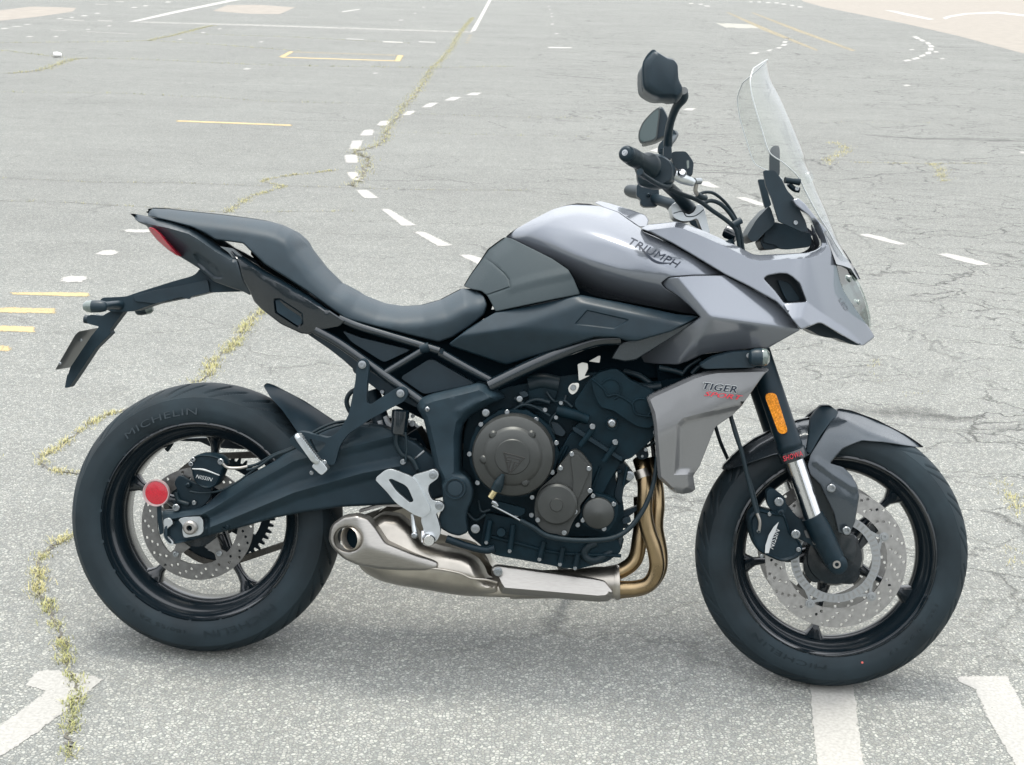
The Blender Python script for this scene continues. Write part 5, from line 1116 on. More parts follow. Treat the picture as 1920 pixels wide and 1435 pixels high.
lathe('outlet_pipe', [(.0235, .05), (.0235, -.001), (.0248, -.004), (.0268, -.001), (.0268, .05)], a + ax * .006, ax, STAIN, em, 40); lathe('outlet_bore_shade', [(0, 0), (.0238, 0)], a + ax * .02, -ax, DARK, em, 32)  # dark disc near the mouth paints the unlit inside of the pipe
# side stand (far side)
foot = MW.inverted() @ Vector(ground(np.array([1075.]), np.array([1100.]), .012)[0])
ss = tube('side_stand', [Vector((foot.x - .10, .12, .30)), Vector((foot.x - .05, (foot.y + .12) * .5, (foot.z + .32) * .5)), foot], [.014, .012, .011], BLKM, bike)

# ---- fuel tank
tk_o = px('F', [(387, 305, -.005), (450, 254, 0), (560, 190, 0), (700, 120, 0), (800, 90, 0), (870, 78, 0), (950, 82, 0), (1050, 105, -.02), (1150, 140, -.035), (1290, 240, -.05), (1315, 268, -.09), (1400, 303, -.115), (1520, 362, -.13), (1640, 427, -.14), (1794, 512, -.15)]) + \
    px('H', [(420, 288, -.16), (530, 350, -.165), (640, 413, -.17), (430, 416, -.18), (262, 430, -.187), (213, 470, -.19), (238, 502, -.193), (330, 562, -.196), (400, 622, -.198), (466, 692, -.198)]) + \
    px('F', [(1690, 832, -.198), (1560, 812, -.195), (1400, 780, -.19), (1200, 742, -.182), (1000, 708, -.174), (892, 688, -.17), (850, 592, -.163), (812, 525, -.15), (700, 450, -.12), (540, 370, -.08), (432, 316, -.04)])
tk_c = px('F', [(820, 185, -.105), (700, 190, -.085), (560, 230, -.06), (900, 130, -.06), (700, 150, -.045), (560, 205, -.03), (1050, 150, -.07), (1000, 265, -.145), (1150, 350, -.168), (1250, 420, -.18), (1400, 520, -.192), (1200, 220, -.10), (1300, 330, -.14), (1450, 440, -.165), (1600, 510, -.17),
                (700, 320, -.11), (850, 330, -.14), (900, 450, -.150), (1000, 420, -.158), (1100, 560, -.166), (1250, 600, -.178), (950, 600, -.165), (1450, 700, -.193), (800, 400, -.135), (1400, 620, -.187), (620, 330, -.095)])
tank = shell('fuel_tank', [p[:2] for p in tk_o], PAINT, bike, fil=3, roll=1.5, rolld=.003, skirt=.006, step=3.4, k=.0035, facets=[
    (2, px('F', [(387, 305, -.0), (450, 254, -.01), (560, 190, -.015), (700, 120, -.015), (870, 78, -.015), (1050, 105, -.03), (1150, 140, -.045), (1290, 240, -.075), (820, 187, -.110), (640, 200, -.075), (1000, 265, -.150), (1250, 420, -.183), (1420, 540, -.195), (1794, 512, -.152), (1520, 362, -.132), (560, 240, -.065), (1100, 200, -.09), (1640, 427, -.142), (1600, 560, -.175)])),
    (2, px('F', [(820, 187, -.110), (1000, 265, -.150), (1250, 420, -.183), (1450, 560, -.197), (892, 688, -.172), (1690, 832, -.198), (1200, 742, -.185), (812, 525, -.150), (700, 449, -.122), (540, 369, -.08), (900, 450, -.160), (1100, 560, -.181), (1350, 640, -.193), (432, 316, -.05), (700, 300, -.10), (1400, 780, -.192)]))],
    domes=[(px('F', [(380, 308), (450, 252), (560, 188), (700, 118), (800, 88), (870, 76), (950, 80), (1050, 100)]), 22)])
pd_o = px('F', [(105, 635, -.02), (150, 560, 0), (200, 490, 0), (240, 430, 0), (270, 385, 0), (330, 340, 0), (384, 304, -.0), (430, 315, -.04), (540, 369, -.08), (700, 449, -.12), (810, 524, -.15), (848, 590, -.163), (889, 690, -.17), (700, 726, -.16), (500, 768, -.15), (320, 806, -.14), (292, 750, -.125), (264, 698, -.11), (225, 668, -.085), (160, 655, -.05)])
pd_c = px('F', [(250, 500, -.06), (330, 450, -.075), (400, 400, -.06), (300, 600, -.095), (420, 520, -.105), (550, 480, -.115), (600, 600, -.145), (420, 650, -.13), (750, 600, -.16), (260, 450, -.03), (330, 370, -.03), (190, 560, -.045), (180, 610, -.06)])
pad = shell('tank_pad', [p[:2] for p in pd_o], PADM, tank, facets=[(2, pd_c + [p for p in pd_o if p[2] < -.03])], domes=[(px('F', [(105, 635), (150, 560), (200, 490), (240, 430), (270, 385), (330, 340), (384, 304)]), 30)],
    folds=[(px('F', [(425, 640), (600, 590), (820, 545)]), .004, 14), (px('F', [(240, 440), (300, 480), (378, 548), (408, 590), (420, 640), (340, 668), (266, 694)]), -.003, 2.2)], fil=3, roll=2, rolld=.003, skirt=.006, step=3.6)
ft_o = px('F', [(985, 72, .02), (1020, 62, .03), (1075, 74, .04), (1130, 90, .05), (1230, 120, .05), (1325, 155, .05), (1352, 188, .04), (1340, 235, 0), (1290, 236, -.03), (1150, 138, -.02), (1050, 104, 0)])
shell('tank_top_panel', ft_o, PAINT, tank, fil=3, roll=2, rolld=.004, mirror=False)
TD = o_depth['fuel_tank']
lettering('tank_lettering', 'TRIUMPH', 'F', (1212, 350), (1546, 516), 52, TD, INK, tank, .25)
V = []; n_ = 14
for i in range(n_ + 1):
    t = i / n_; x = 1285 + (1500 - 1285) * t; y = 352 + (478 - 352) * t + 52 * math.sin(math.pi * t) * (1.15 - .35 * t) - 0; w = 10 * math.sin(math.pi * min(1, t * .9 + .08)) + 1.5
    V.append(((x - w * .35, y + w * .6), (x + w * .35, y - w * .6)))
P2 = np.array(px('F', [p for q in V for p in q])); X2 = at(P2[:, 0], P2[:, 1], TD(P2) - .0012)
finish('tank_lettering_swoosh', X2, [(2 * i, 2 * i + 1, 2 * i + 3, 2 * i + 2) for i in range(n_)], INK, tank, smooth=False)

# black side panel
bp_o = px('F', [(5, 1022, -.125), (120, 932, -.13), (220, 868, -.135), (320, 810, -.14), (600, 752, -.155), (892, 694, -.17), (1200, 752, -.182), (1540, 824, -.194), (1690, 838, -.196), (1500, 940, -.185), (1270, 1004, -.17), (1200, 1002, -.168), (1130, 978, -.165), (985, 978, -.16), (880, 1010, -.158), (640, 1088, -.15), (400, 1164, -.14), (375, 1160, -.138), (200, 1100, -.13), (20, 1040, -.125)])
sidep = shell('side_cover', [p[:2] for p in bp_o], SATIN, bike, k=.0022, facets=[
    (1, px('F', [(120, 932, -.128), (320, 810, -.138), (892, 695, -.166), (200, 930, -.150), (340, 868, -.163), (890, 748, -.190)])),
    (1, px('F', [(892, 695, -.166), (1540, 825, -.192), (890, 748, -.190), (1400, 850, -.210)])),
    (1, px('F', [(340, 868, -.163), (890, 748, -.190), (1400, 850, -.210), (360, 915, -.170), (850, 950, -.200), (1180, 985, -.200)])),
    (1, px('F', [(360, 915, -.172), (850, 950, -.202), (1180, 985, -.200), (400, 1160, -.135), (985, 980, -.190), (30, 1030, -.125)]))],
              insets=[(px('F', [(935, 792), (1232, 860), (1118, 924), (845, 892)]), .0035, 2.4)], fil=4, roll=3, rolld=.006, skirt=.025, step=3.6, mirror='apart')
ip_o = px('F', [(1096, 1122, -.145), (1165, 1008, -.155), (1300, 985, -.17), (1500, 930, -.18), (1690, 842, -.192), (1700, 850, -.192), (1500, 985, -.175), (1264, 1132, -.155), (1185, 1142, -.15)])
shell('inner_shroud_panel', ip_o, DPAINT, bike, px('F', [(1250, 1060, -.166), (1480, 950, -.185)]), fil=3, roll=3, rolld=.006, skirt=.02, mirror='apart')
# tank shroud
sh_o = px('H', [(640, 417, -.172), (430, 420, -.184), (262, 434, -.192), (218, 470, -.195), (242, 502, -.198), (332, 562, -.2), (402, 622, -.203), (470, 690, -.204), (478, 700, -.203), (330, 800, -.19), (48, 980, -.162), (46, 994, -.158), (60, 1002, -.155), (190, 1016, -.152), (330, 1019, -.152), (400, 995, -.155), (480, 956, -.158), (560, 940, -.16), (880, 906, -.158), (930, 911, -.155), (1000, 870, -.155), (1150, 786, -.16), (1050, 662, -.168), (990, 600, -.17), (800, 494, -.172)])
sh_c = px('H', [(300, 440, -.198), (410, 520, -.213), (460, 620, -.225), (560, 706, -.245), (800, 740, -.225), (1000, 770, -.195), (600, 540, -.205), (800, 620, -.205), (700, 650, -.222), (420, 760, -.222), (560, 800, -.222), (800, 820, -.205), (250, 890, -.190), (500, 890, -.198), (750, 890, -.182), (200, 960, -.172), (400, 940, -.175), (620, 450, -.18), (450, 470, -.2)])
shr = shell('tank_shroud', [p[:2] for p in sh_o], PAINT, bike, k=.0035, facets=[
    (1, px('H', [(640, 417, -.170), (430, 420, -.182), (410, 520, -.212), (560, 706, -.248), (1150, 786, -.160), (990, 600, -.166), (800, 738, -.210)])),
    (1, px('H', [(262, 434, -.184), (218, 470, -.186), (402, 622, -.200), (470, 690, -.203), (410, 520, -.216), (560, 706, -.248), (460, 620, -.228)])),
    (1, px('H', [(560, 706, -.248), (1150, 786, -.160), (478, 705, -.228), (800, 738, -.212), (250, 885, -.190), (860, 905, -.160)])),
    (1, px('H', [(250, 885, -.190), (860, 905, -.162), (46, 985, -.150), (330, 1019, -.140), (560, 940, -.148)]))],
    fil=3, roll=2.2, rolld=.004, skirt=.02, step=2.6, mirror='apart')
# cowl
cw_o = px('H', [(76, 102, -.12), (132, 76, -.11), (310, 55, -.10), (378, 70, -.105), (480, 110, -.115), (640, 180, -.13), (740, 228, -.14), (832, 276, -.15), (880, 281, -.15), (1190, 266, -.15), (1240, 254, -.147), (1266, 242, -.145), (1285, 224, -.142), (1292, 203, -.14), (1282, 170, -.14), (1240, 80, -.13), (1212, 20, -.125)]) + px('G', [(1262, 1130, -.12), (1238, 1092, -.12), (1280, 1082, -.11), (1330, 1125, -.10), (1400, 1215, -.09), (1480, 1310, -.08)]) + \
    px('H', [(1310, 130, -.075), (1350, 230, -.075), (1393, 345, -.095), (1420, 460, -.105), (1442, 520, -.105), (1520, 640, -.085), (1600, 750, -.055), (1622, 780, -.04), (1652, 832, -.025), (1630, 852, -.03), (1576, 892, -.035), (1555, 890, -.04), (1480, 850, -.065), (1300, 742, -.12), (1272, 738, -.13), (1162, 782, -.155), (1150, 782, -.158), (1050, 658, -.168), (990, 596, -.17), (800, 490, -.17), (640, 411, -.168), (420, 278, -.157), (300, 208, -.15), (142, 126, -.135)])
cw_c = px('H', [(330, 85, -.135), (480, 135, -.142), (640, 215, -.152), (800, 295, -.168), (890, 310, -.172), (1190, 300, -.168), (1300, 270, -.155), (420, 240, -.158), (700, 400, -.176), (900, 400, -.182), (1150, 420, -.172), (1300, 420, -.145), (900, 520, -.182), (1195, 595, -.165), (1280, 660, -.152), (1400, 640, -.12), (1480, 790, -.085), (1550, 760, -.06), (1576, 880, -.036), (1330, 190, -.12), (1100, 680, -.168), (1040, 605, -.175), (1290, 540, -.15), (1350, 700, -.13)])
cow = shell('front_cowl', [p[:2] for p in cw_o], PAINT, bike, k=.005, facets=[
    (1, px('H', [(142, 126, -.148), (640, 411, -.170), (420, 278, -.160), (990, 596, -.184), (640, 215, -.160), (1190, 300, -.166), (1150, 560, -.180), (900, 400, -.176)])),
    (1, px('H', [(1190, 300, -.166), (1290, 420, -.148), (1195, 595, -.172), (1300, 660, -.150), (1280, 262, -.145)])),
    (1, px('H', [(1290, 420, -.148), (1400, 640, -.114), (1550, 760, -.066), (1640, 830, -.026), (1310, 130, -.085), (1393, 345, -.100), (1300, 662, -.150), (1576, 888, -.036), (1442, 520, -.103)]))],
    ramps=[(px('H', [(1040, 606), (1195, 596), (1280, 662), (1480, 792), (1576, 888)]), px('H', [(1030, 604), (1195, 596), (1280, 662), (1480, 792), (1576, 888), (1555, 892), (1300, 746), (1272, 742), (1162, 786), (1140, 786)]), -.020, 30)],
    chamfers=[(px('H', [(76, 100), (132, 74), (310, 53), (378, 68), (480, 108), (640, 178), (740, 226), (832, 274), (880, 279), (1190, 264), (1240, 252), (1266, 240), (1284, 222), (1291, 200), (1282, 168), (1240, 78)]), .032, 11)],
            holes=[px('H', [(905, 440), (930, 420), (1010, 406), (1060, 408), (1095, 428), (1145, 472), (1192, 596), (1042, 604), (980, 522)])], fil=3, roll=2.2, rolld=.004, skirt=.02, step=3.4)
lettering('lamp_lettering', 'LED', 'H', (1408, 585), (1456, 660), 26, o_depth['front_cowl'], mat('faint_print', (.11, .115, .13), .4), cow)
plate('vent_lining', px('H', [(890, 420), (1010, 385), (1110, 410), (1180, 470), (1215, 615), (1050, 620), (975, 520)]), -.118, .03, SATIN, cow, fil=8)
plate('vent_blade', px('H', [(990, 440), (1080, 470), (1160, 590), (1060, 600)]), -.138, .01, MATTE, cow, fil=8)
# lower nose lining
plate('nose_lining', px('H', [(1165, 770), (1280, 730), (1480, 830), (1560, 880), (1545, 890), (1500, 885), (1390, 840), (1330, 838), (1270, 820), (1220, 790)]), -.07, .14, SATIN, cow, fil=5)
shell('nose_panel', px('H', [(1290, 60, -.085), (1312, 130, -.088), (1352, 230, -.092), (1394, 344, -.097), (1440, 354, -.065), (1490, 372, -.035), (1536, 442, -.006), (1556, 448, -.002), (1530, 395, 0), (1482, 312, 0), (1404, 190, 0), (1340, 92, -.01), (1300, 40, -.04)]), PAINT, cow, px('H', [(1400, 280, -.07), (1450, 340, -.05), (1360, 160, -.06)]), fil=2, roll=0, skirt=.003, lam=.05)
# headlight
hl_o = px('H', [(1395, 348, -.095), (1440, 352, -.06), (1482, 370, -.02), (1530, 440, .0), (1575, 530, .0), (1605, 620, .0), (1624, 710, 0), (1628, 772, -.0), (1618, 778, -.03), (1520, 642, -.08), (1442, 522, -.103), (1420, 460, -.103)])
hl = shell('headlight', hl_o, LENS, bike, px('H', [(1470, 450, -.06), (1550, 600, -.045), (1590, 690, -.03)]), fil=3, roll=0, skirt=.002)
hi_o = [(u - 4, v + 2, d + .022) for u, v, d in hl_o]
shell('lamp_reflector', hi_o, mat('lamp_chrome', (.10, .13, .12), .2, .7), hl, [(u - 4, v + 2, d + .03) for u, v, d in px('H', [(1470, 450, -.06), (1550, 600, -.045), (1590, 690, -.03)])], fil=2, roll=0, skirt=.002)
for x, y in ((1520, 605), (1462, 440)): lathe('lamp_module', [(0, .01), (.007, .01), (.010, 0)], at1('H', x, y, -.045), (1, -.6, 0), SMOKE, hl, 20)

# windscreen
rows = [((978, 212, -.105), (1078, 149)), ((957, 290, -.130), (1088, 235)), ((970, 395, -.137), (1112, 312)), ((998, 500, -.140), (1170, 420)), ((1040, 640, -.140), (1240, 575)), ((1072, 745, -.138), (1292, 700)), ((1105, 795, -.132), (1330, 800)), ((1180, 846, -.115), (1342, 860)), ((1275, 935, -.09), (1385, 960)), ((1330, 1040, -.08), (1425, 1060)), ((1405, 1180, -.075), (1475, 1170)), ((1480, 1300, -.07), (1530, 1310)), ((1530, 1390, -.06), (1570, 1405)), ((1590, 1480, -.05), (1632, 1505))]
NR = [at1('G', *r[0]) for r in rows]; CR = [at1('G', r[1][0], r[1][1], -.02) for r in rows]
NS = spline(NR, 5); CS = spline(CR, 5); ns = 25; V = []; F = []
for n_, c_ in zip(NS, CS):
    w = -n_.y
    for k in range(ns):
        s = -1 + 2 * k / (ns - 1); e = abs(s) ** 2.1; V.append((c_.x + (n_.x - c_.x) * e, s * w, c_.z + (n_.z - c_.z) * e))
for i in range(len(NS) - 1):
    for k in range(ns - 1): F.append((i * ns + k, i * ns + k + 1, (i + 1) * ns + k + 1, (i + 1) * ns + k))
scr = finish('windscreen', V, F, SCREEN, bike, angle=80)
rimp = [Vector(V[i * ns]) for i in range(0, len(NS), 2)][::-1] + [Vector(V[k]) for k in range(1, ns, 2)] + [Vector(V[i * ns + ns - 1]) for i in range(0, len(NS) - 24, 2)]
tube('screen_edge_highlight', rimp, .0013, EDGE, scr, n=3, seg=6)  # pale tube on the frosted edge, its rim highlight put into the colour
plate('screen_post', px('G', [(1088, 800), (1096, 745), (1118, 728), (1150, 730), (1156, 760), (1156, 940), (1088, 930)]), -.09, .012, mat('post_plastic', (.03, .042, .048), .5), bike, fil=8)
tube('screen_bracket', T('G', [(1190, 962, -.10), (1240, 968, -.095), (1288, 975, -.09)]), [.007, .006, .008], BLKM, bike); lathe('screen_grommet', [(0, .008), (.010, .008), (.013, .004), (.013, 0)], at1('G', 1345, 945, -.07), (.8, -.6, .2), SCREEN, scr, 20)
tube('screen_bracket', T('G', [(1215, 985, -.09), (1250, 1020, -.085), (1290, 1030, -.085)]), .006, BLKM, bike); bolt('G', 1270, 1020, -.095, 14, scr)
dk = plate('dash_side_panel', px('G', [(1044, 900), (1062, 895), (1122, 897), (1172, 960), (1205, 1030), (1250, 1080), (1330, 1240), (1346, 1300), (1325, 1310), (1310, 1312), (1150, 1240), (1100, 1085), (1062, 1000)]), -.118, .012, SATIN, bike, fil=4, bev=.003)
bolt('G', 1262, 1248, -.12, 15, dk)
plate('dash_side_panel', px('G', [(1008, 957), (1055, 955), (1075, 1040), (1100, 1130), (1062, 1155), (1050, 1130)]), .07, .012, SATIN, bike, fil=3)
plate('dash_lining', px('G', [(1110, 1240), (1200, 1262), (1310, 1312), (1362, 1312), (1368, 1395), (1350, 1412), (1210, 1428), (1150, 1420), (1130, 1400), (1040, 1380), (1060, 1300)]), -.055, .03, MATTE, bike, fil=6)
ds = plate('instrument_display', px('G', [(936, 1332), (1000, 1225), (1088, 1130), (1108, 1190), (1128, 1250), (1060, 1310), (1000, 1372), (972, 1378), (945, 1352)]), -.075, .15, SATIN, bike, fil=7, bev=.004)
plate('display_mount', px('G', [(1020, 1370), (1050, 1330), (1140, 1290), (1160, 1420), (1050, 1430)]), -.05, .1, BLKM, bike, fil=5)

# ---- handlebar
hb = tube('handlebar', T('G', [(300, 880, -.30), (385, 985, -.20), (470, 1065, -.12), (535, 1140, -.06), (545, 1150, 0), (535, 1140, .06), (420, 1120, .13), (300, 1080, .22), (220, 1050, .30)]), [.0125, .0125, .013, .0145, .0145, .0145, .013, .0125, .0125], BLKM, bike, seg=16)
pa, pb = at1('G', 122, 782, -.41), at1('G', 276, 872, -.31); gl_ = (pb - pa).length / .13
gp = lathe('grip', [(a_, b_ * gl_) for a_, b_ in ((0, .01), (.016, .01), (.0172, .014), (.0172, .03), (.0182, .032), (.0182, .05), (.0178, .052), (.0182, .056), (.0182, .10), (.026, .112), (.0275, .118), (.0275, .128), (.015, .13))], pa, pb - pa, HOSE, hb, 28)
be = lathe('bar_end', [(.0, .0), (.0085, .0), (.0125, .0015), (.0160, .006), (.0164, .014), (.0158, .015), (.0158, .0165), (.0164, .0175), (.0162, .021), (.0135, .023)], pa - (pb - pa).normalized() * .006, pb - pa, BLKM, hb, 24)
o = link('bolt', bolt_mesh('washer', BOLT), None, hb); o.location = pa - (pb - pa).normalized() * .006; o.rotation_euler = (pb - pa).to_track_quat('Y', 'Z').to_euler(); o.scale = (.0062, .003, .0062)
sw = outline_loft('switch_housing', 'G', [(188, 905), (215, 820), (270, 782), (350, 775), (420, 820), (442, 870), (440, 960), (370, 1005), (300, 1020), (200, 1000)], [(-.285, .8, .004, 0), (-.278, .95, 0, 0), (-.265, 1, 0, 0), (-.22, .95, .01, 0), (-.205, .8, .012, 0)], SATIN, hb, fil=16)
tube('brake_lever', T('G', [(420, 960, -.22), (400, 1005, -.26), (330, 985, -.33), (240, 930, -.40), (215, 905, -.42)]), [.007, .006, .005, .005, .007], BLKM, hb)
plate('brake_reservoir', px('G', [(428, 776), (450, 768), (526, 767), (578, 842), (568, 932), (532, 938), (446, 872), (430, 830)]), -.215, .05, SATIN, hb, fil=6, bev=.004); plate('sight_glass', px('G', [(528, 830), (545, 826), (546, 880), (532, 888)]), -.2165, .004, SMOKE, hb, fil=5, bev=0)
tube('brake_pump', T('G', [(445, 925, -.23), (500, 950, -.225), (572, 978, -.21)]), [.0105, .0115, .0085], ALU, hb, seg=16); lathe('pump_cap', [(0, .012), (.006, .011), (.0092, .006), (.0095, 0)], at1('G', 497, 916, -.238), (0, -1, .2), CHROME, hb, 20)
tube('banjo', T('G', [(582, 968, -.21), (622, 968, -.2)]), .0068, BOLT, hb); tube('banjo_pipe', T('G', [(595, 985, -.205), (588, 1030, -.2), (600, 1060, -.19)]), .0045, STEEL, hb)
# left end, seen below
pa2, pb2 = at1('G', 143, 1032, .41), at1('G', 245, 1052, .28)
lathe('grip', [(0, -.006), (.009, -.006), (.0148, .002), (.0155, .012), (.0165, .03), (.0165, .13), (.021, .135)], pa2, pb2 - pa2, HOSE, hb, 24)
plate('switch_housing', px('G', [(195, 985), (260, 960), (340, 1000), (345, 1060), (335, 1140), (240, 1142), (215, 1120), (222, 1090), (190, 1070)]), .20, .05, SATIN, hb, fil=6); bolt('G', 272, 1062, .198, 16, hb, 'button', BLKM)
tube('clutch_lever', T('G', [(345, 1090, .19), (380, 1110, .2), (420, 1150, .22)]), .008, BLKM, hb)
rs = plate('bar_riser', px('G', [(420, 1132), (455, 1110), (480, 1120), (510, 1178), (545, 1195), (585, 1170), (600, 1120), (640, 1135), (652, 1170), (690, 1330), (640, 1320), (600, 1215), (560, 1235), (500, 1240), (440, 1215)]), -.055, .11, ALU, bike, fil=6, bev=.004)
plate('riser_gap', px('G', [(545, 1238), (590, 1228), (612, 1290), (560, 1262)]), -.056, .01, BLKM, rs, fil=3)
tube('clamp_line', T('G', [(440, 1185, -.0555), (500, 1172, -.0555), (530, 1205, -.0555), (590, 1200, -.0555), (645, 1160, -.0555)]), .0012, BLKM, rs, seg=6)
for pts, r_ in (([(615, 1055, -.17), (660, 1042, -.16), (720, 1055, -.14), (800, 1125, -.12), (868, 1235, -.11), (895, 1330, -.11), (912, 1440, -.11)], .0035),
                ([(640, 1118, -.15), (690, 1100, -.14), (760, 1125, -.13), (830, 1200, -.12), (872, 1290, -.115), (885, 1430, -.11)], .0045),
                ([(372, 1000, -.2), (480, 1050, -.18), (600, 1095, -.16), (700, 1165, -.14), (800, 1235, -.125), (862, 1300, -.12), (890, 1440, -.115)], .0048),
                ([(600, 1060, -.19), (640, 1080, -.18), (655, 1082, -.17)], .006)):
    tube('control_cable', T('G', pts), r_, HOSE, bike)
tube('cable_clip', T('G', [(838, 1262, -.122), (896, 1232, -.118)]), .0075, SATIN, bike)
lathe('ignition_switch', [(0, 0), (.014, 0), (.016, .005), (.014, .03), (0, .03)], at1('G', 790, 1300, -.02), (.8, -.3, -.4), GLOSS, bike, 24)
# mirrors
tube('mirror_stalk', T('G', [(505, 360, -.40), (508, 410, -.38), (460, 470, -.345), (425, 560, -.30), (408, 640, -.26), (402, 730, -.235)]), [.0095, .009, .0085, .008, .0085, .0095], SATIN, hb, seg=14)
plate('mirror_clamp', px('G', [(375, 735), (400, 715), (428, 735), (432, 820), (372, 820)]), -.245, .03, SATIN, hb, fil=5); plate('mirror_clamp', px('G', [(340, 720), (372, 690), (385, 690), (385, 775), (335, 775)]), .2, .03, SATIN, hb, fil=5)
mr = outline_loft('mirror', 'G', [(232, 165), (262, 115), (298, 80), (322, 78), (400, 126), (440, 130), (475, 168), (478, 240), (482, 290), (512, 348), (508, 385), (472, 416), (440, 402), (350, 405), (300, 385), (240, 345), (231, 270)],
                  [(-.462, .70, .004, 0), (-.460, .84, .003, 0), (-.452, .95, .0, 0), (-.435, .99, 0, 0), (-.38, .98, 0, 0), (-.33, .88, -.01, 0), (-.315, .7, -.012, 0)], SATIN, hb, fil=22)
g0 = [(-.461, 318, 128), (-.461, 312, 250), (-.461, 330, 372)]
mb = outline_loft('mirror_bezel', 'G', [(230, 168), (262, 112), (298, 78), (322, 80), (345, 150), (312, 250), (318, 330), (350, 404), (300, 388), (238, 348), (229, 270)], [(-.452, .95, 0, 0), (-.450, .98, 0, 0), (-.36, .97, 0, 0), (-.355, .94, 0, 0)], MATTE, mr, fil=14)
m2 = outline_loft('mirror', 'G', [(345, 463), (370, 470), (405, 530), (412, 600), (458, 630), (464, 650), (450, 672), (380, 664), (335, 690), (225, 718), (260, 640), (300, 540)], [(.36, .9, 0, 0), (.365, 1, 0, 0), (.46, 1, 0, 0), (.47, .8, 0, 0)], SATIN, hb, fil=16)
mg = plate('mirror_glass', px('G', [(204, 640), (232, 570), (300, 498), (346, 466), (352, 500), (340, 590), (330, 685), (290, 705), (222, 718), (206, 690)]), .350, .012, mat('mirror_frame', (.03, .04, .04), .4), m2, fil=12)
plate('mirror_face', px('G', [(214, 640), (240, 575), (302, 508), (338, 484), (342, 510), (331, 590), (322, 675), (288, 694), (228, 706), (214, 685)]), .3487, .002, mat('mirror_face', (.035, .062, .06), .08, .0, .5), m2, fil=10, bev=0)
tube('mirror_stalk', T('G', [(445, 655, .40), (430, 690, .34), (390, 740, .26), (365, 775, .2)]), [.011, .009, .008, .009], SATIN, hb, seg=14)

# ---- fork, fender, brakes
def fork(sgn, d):
    a, b = at1('P', 1352, 455, -.105), at1('P', 1489, 862, -.105); ax_ = (b - a).normalized(); L = (b - a).length
    flip = lambda v: Vector((v.x, v.y * (1 if sgn < 0 else -1), v.z)); a, ax2 = flip(a), flip(ax_)
    f = lathe('fork_leg', [(0, 0), (.027, 0), (.027, L - .040), (.0285, L - .038), (.0285, L - .03), (.0275, L - .028), (.0275, L - .024), (.030, L - .022), (.030, L - .001), (.028, L), (.02, L)], a, ax2, BLKM if sgn < 0 else BLKM, bike, 40, angle=30)
    lathe('chrome_stanchion', [(.0205, 0), (.0205, .20)], a + ax2 * (L - .01), ax2, CHROME, f, 40)
    return f, a, ax2, L
fk, fa, fax, fL = fork(-1, 0); fork(1, 0)
lathe('fork_seal_band', [(.0305, 0), (.0308, .001), (.0308, .0205), (.0305, .0215)], fa + fax * (fL - .0225), fax, GLOSS, fk, 40)
lettering('fork_lettering', 'SHOWA', 'I', (470, 360), (558, 333), 25, -.1365, REDINK, fk, .15)
aa, ab_ = at1('I', 408, 62, -.136), at1('I', 462, 216, -.136)
amb = plate('amber_reflector', px('I', [(384, 66), (386, 50), (400, 43), (420, 42), (434, 50), (440, 66), (484, 206), (486, 222), (474, 231), (458, 233), (444, 224), (437, 208)]), -.1372, .006, AMBER, fk, fil=6, bev=.0015)
lf = tube('fork_lower', T('I', [(600, 612, -.105), (640, 690, -.105), (690, 790, -.108), (716, 838, -.108)]), [.024, .026, .024, .022], BLKM, bike, seg=20)
lathe('axle_clamp', [(.006, .018), (.0095, .018), (.0165, .016), (.021, .012), (.0225, 0), (.0225, -.03)], at1('I', 716, 836, -.112), (0, -1, 0), BLKM, lf, 32); lathe('axle_end', [(.0045, .002), (.0045, .004), (.0085, .004), (.0085, 0)], at1('I', 714, 837, -.130), (0, -1, 0), STEEL, lf, 28)
plate('caliper_mount', px('I', [(400, 488), (470, 540), (540, 630), (610, 632), (680, 720), (700, 800), (650, 800), (600, 750), (540, 720), (500, 700), (470, 600), (420, 560)]), -.098, .02, BLKM, lf, fil=10)
plate('mount_window', px('I', [(562, 680), (585, 680), (595, 715), (575, 715)]), -.0995, .004, mat('grey_shade', (.10, .105, .105), .6), lf, fil=3, bev=0)
fcp = outline_loft('front_brake_caliper', 'I', [(305, 615), (345, 578), (372, 585), (440, 600), (470, 600), (490, 660), (500, 700), (545, 730), (558, 765), (540, 805), (470, 832), (395, 800), (340, 770), (312, 700)],
                   [(-.140, .86, 0, 0), (-.145, .93, 0, 0), (-.140, 1, 0, 0), (-.085, 1, 0, 0), (-.08, .94, 0, 0)], BLKM, bike, fil=16)
V = px('I', [(382, 785), (384, 750), (400, 700), (422, 664), (446, 640), (432, 680), (414, 725), (400, 785)]); P2 = np.array(V); X2 = at(P2[:, 0], P2[:, 1], np.full(len(P2), -.1462)); finish('pale_stripe', X2, [tuple(range(len(V)))[::-1]], WHITEP, fcp, smooth=False)
lettering('maker_lettering', 'NISSIN', 'I', (420, 768), (452, 676), 25, -.147, WHITEP, fcp, .25)
plate('caliper_ear', px('I', [(388, 500), (410, 484), (440, 500), (478, 530), (482, 580), (470, 620), (420, 600), (392, 560)]), -.125, .03, BLKM, fcp, fil=8)
for x, y, r_, m_ in ((445, 546, 21, BOLT), (453, 597, 18, BLKM), (523, 696, 21, BOLT), (537, 768, 11, BOLT), (366, 798, 9, BOLT), (352, 683, 9, BOLT), (402, 605, 9, BOLT)): bolt('I', x, y, -.142, r_, fcp, 'button' if m_ is BLKM else 'cap', m_)
outline_loft('front_brake_caliper', 'I', [(325, 615), (345, 578), (440, 600), (470, 600), (490, 660), (545, 730), (558, 765), (540, 805), (470, 832), (395, 800), (340, 770)], [(.085, .95, 0, 0), (.09, 1, 0, 0), (.14, 1, 0, 0)], BLKM, bike, fil=16)
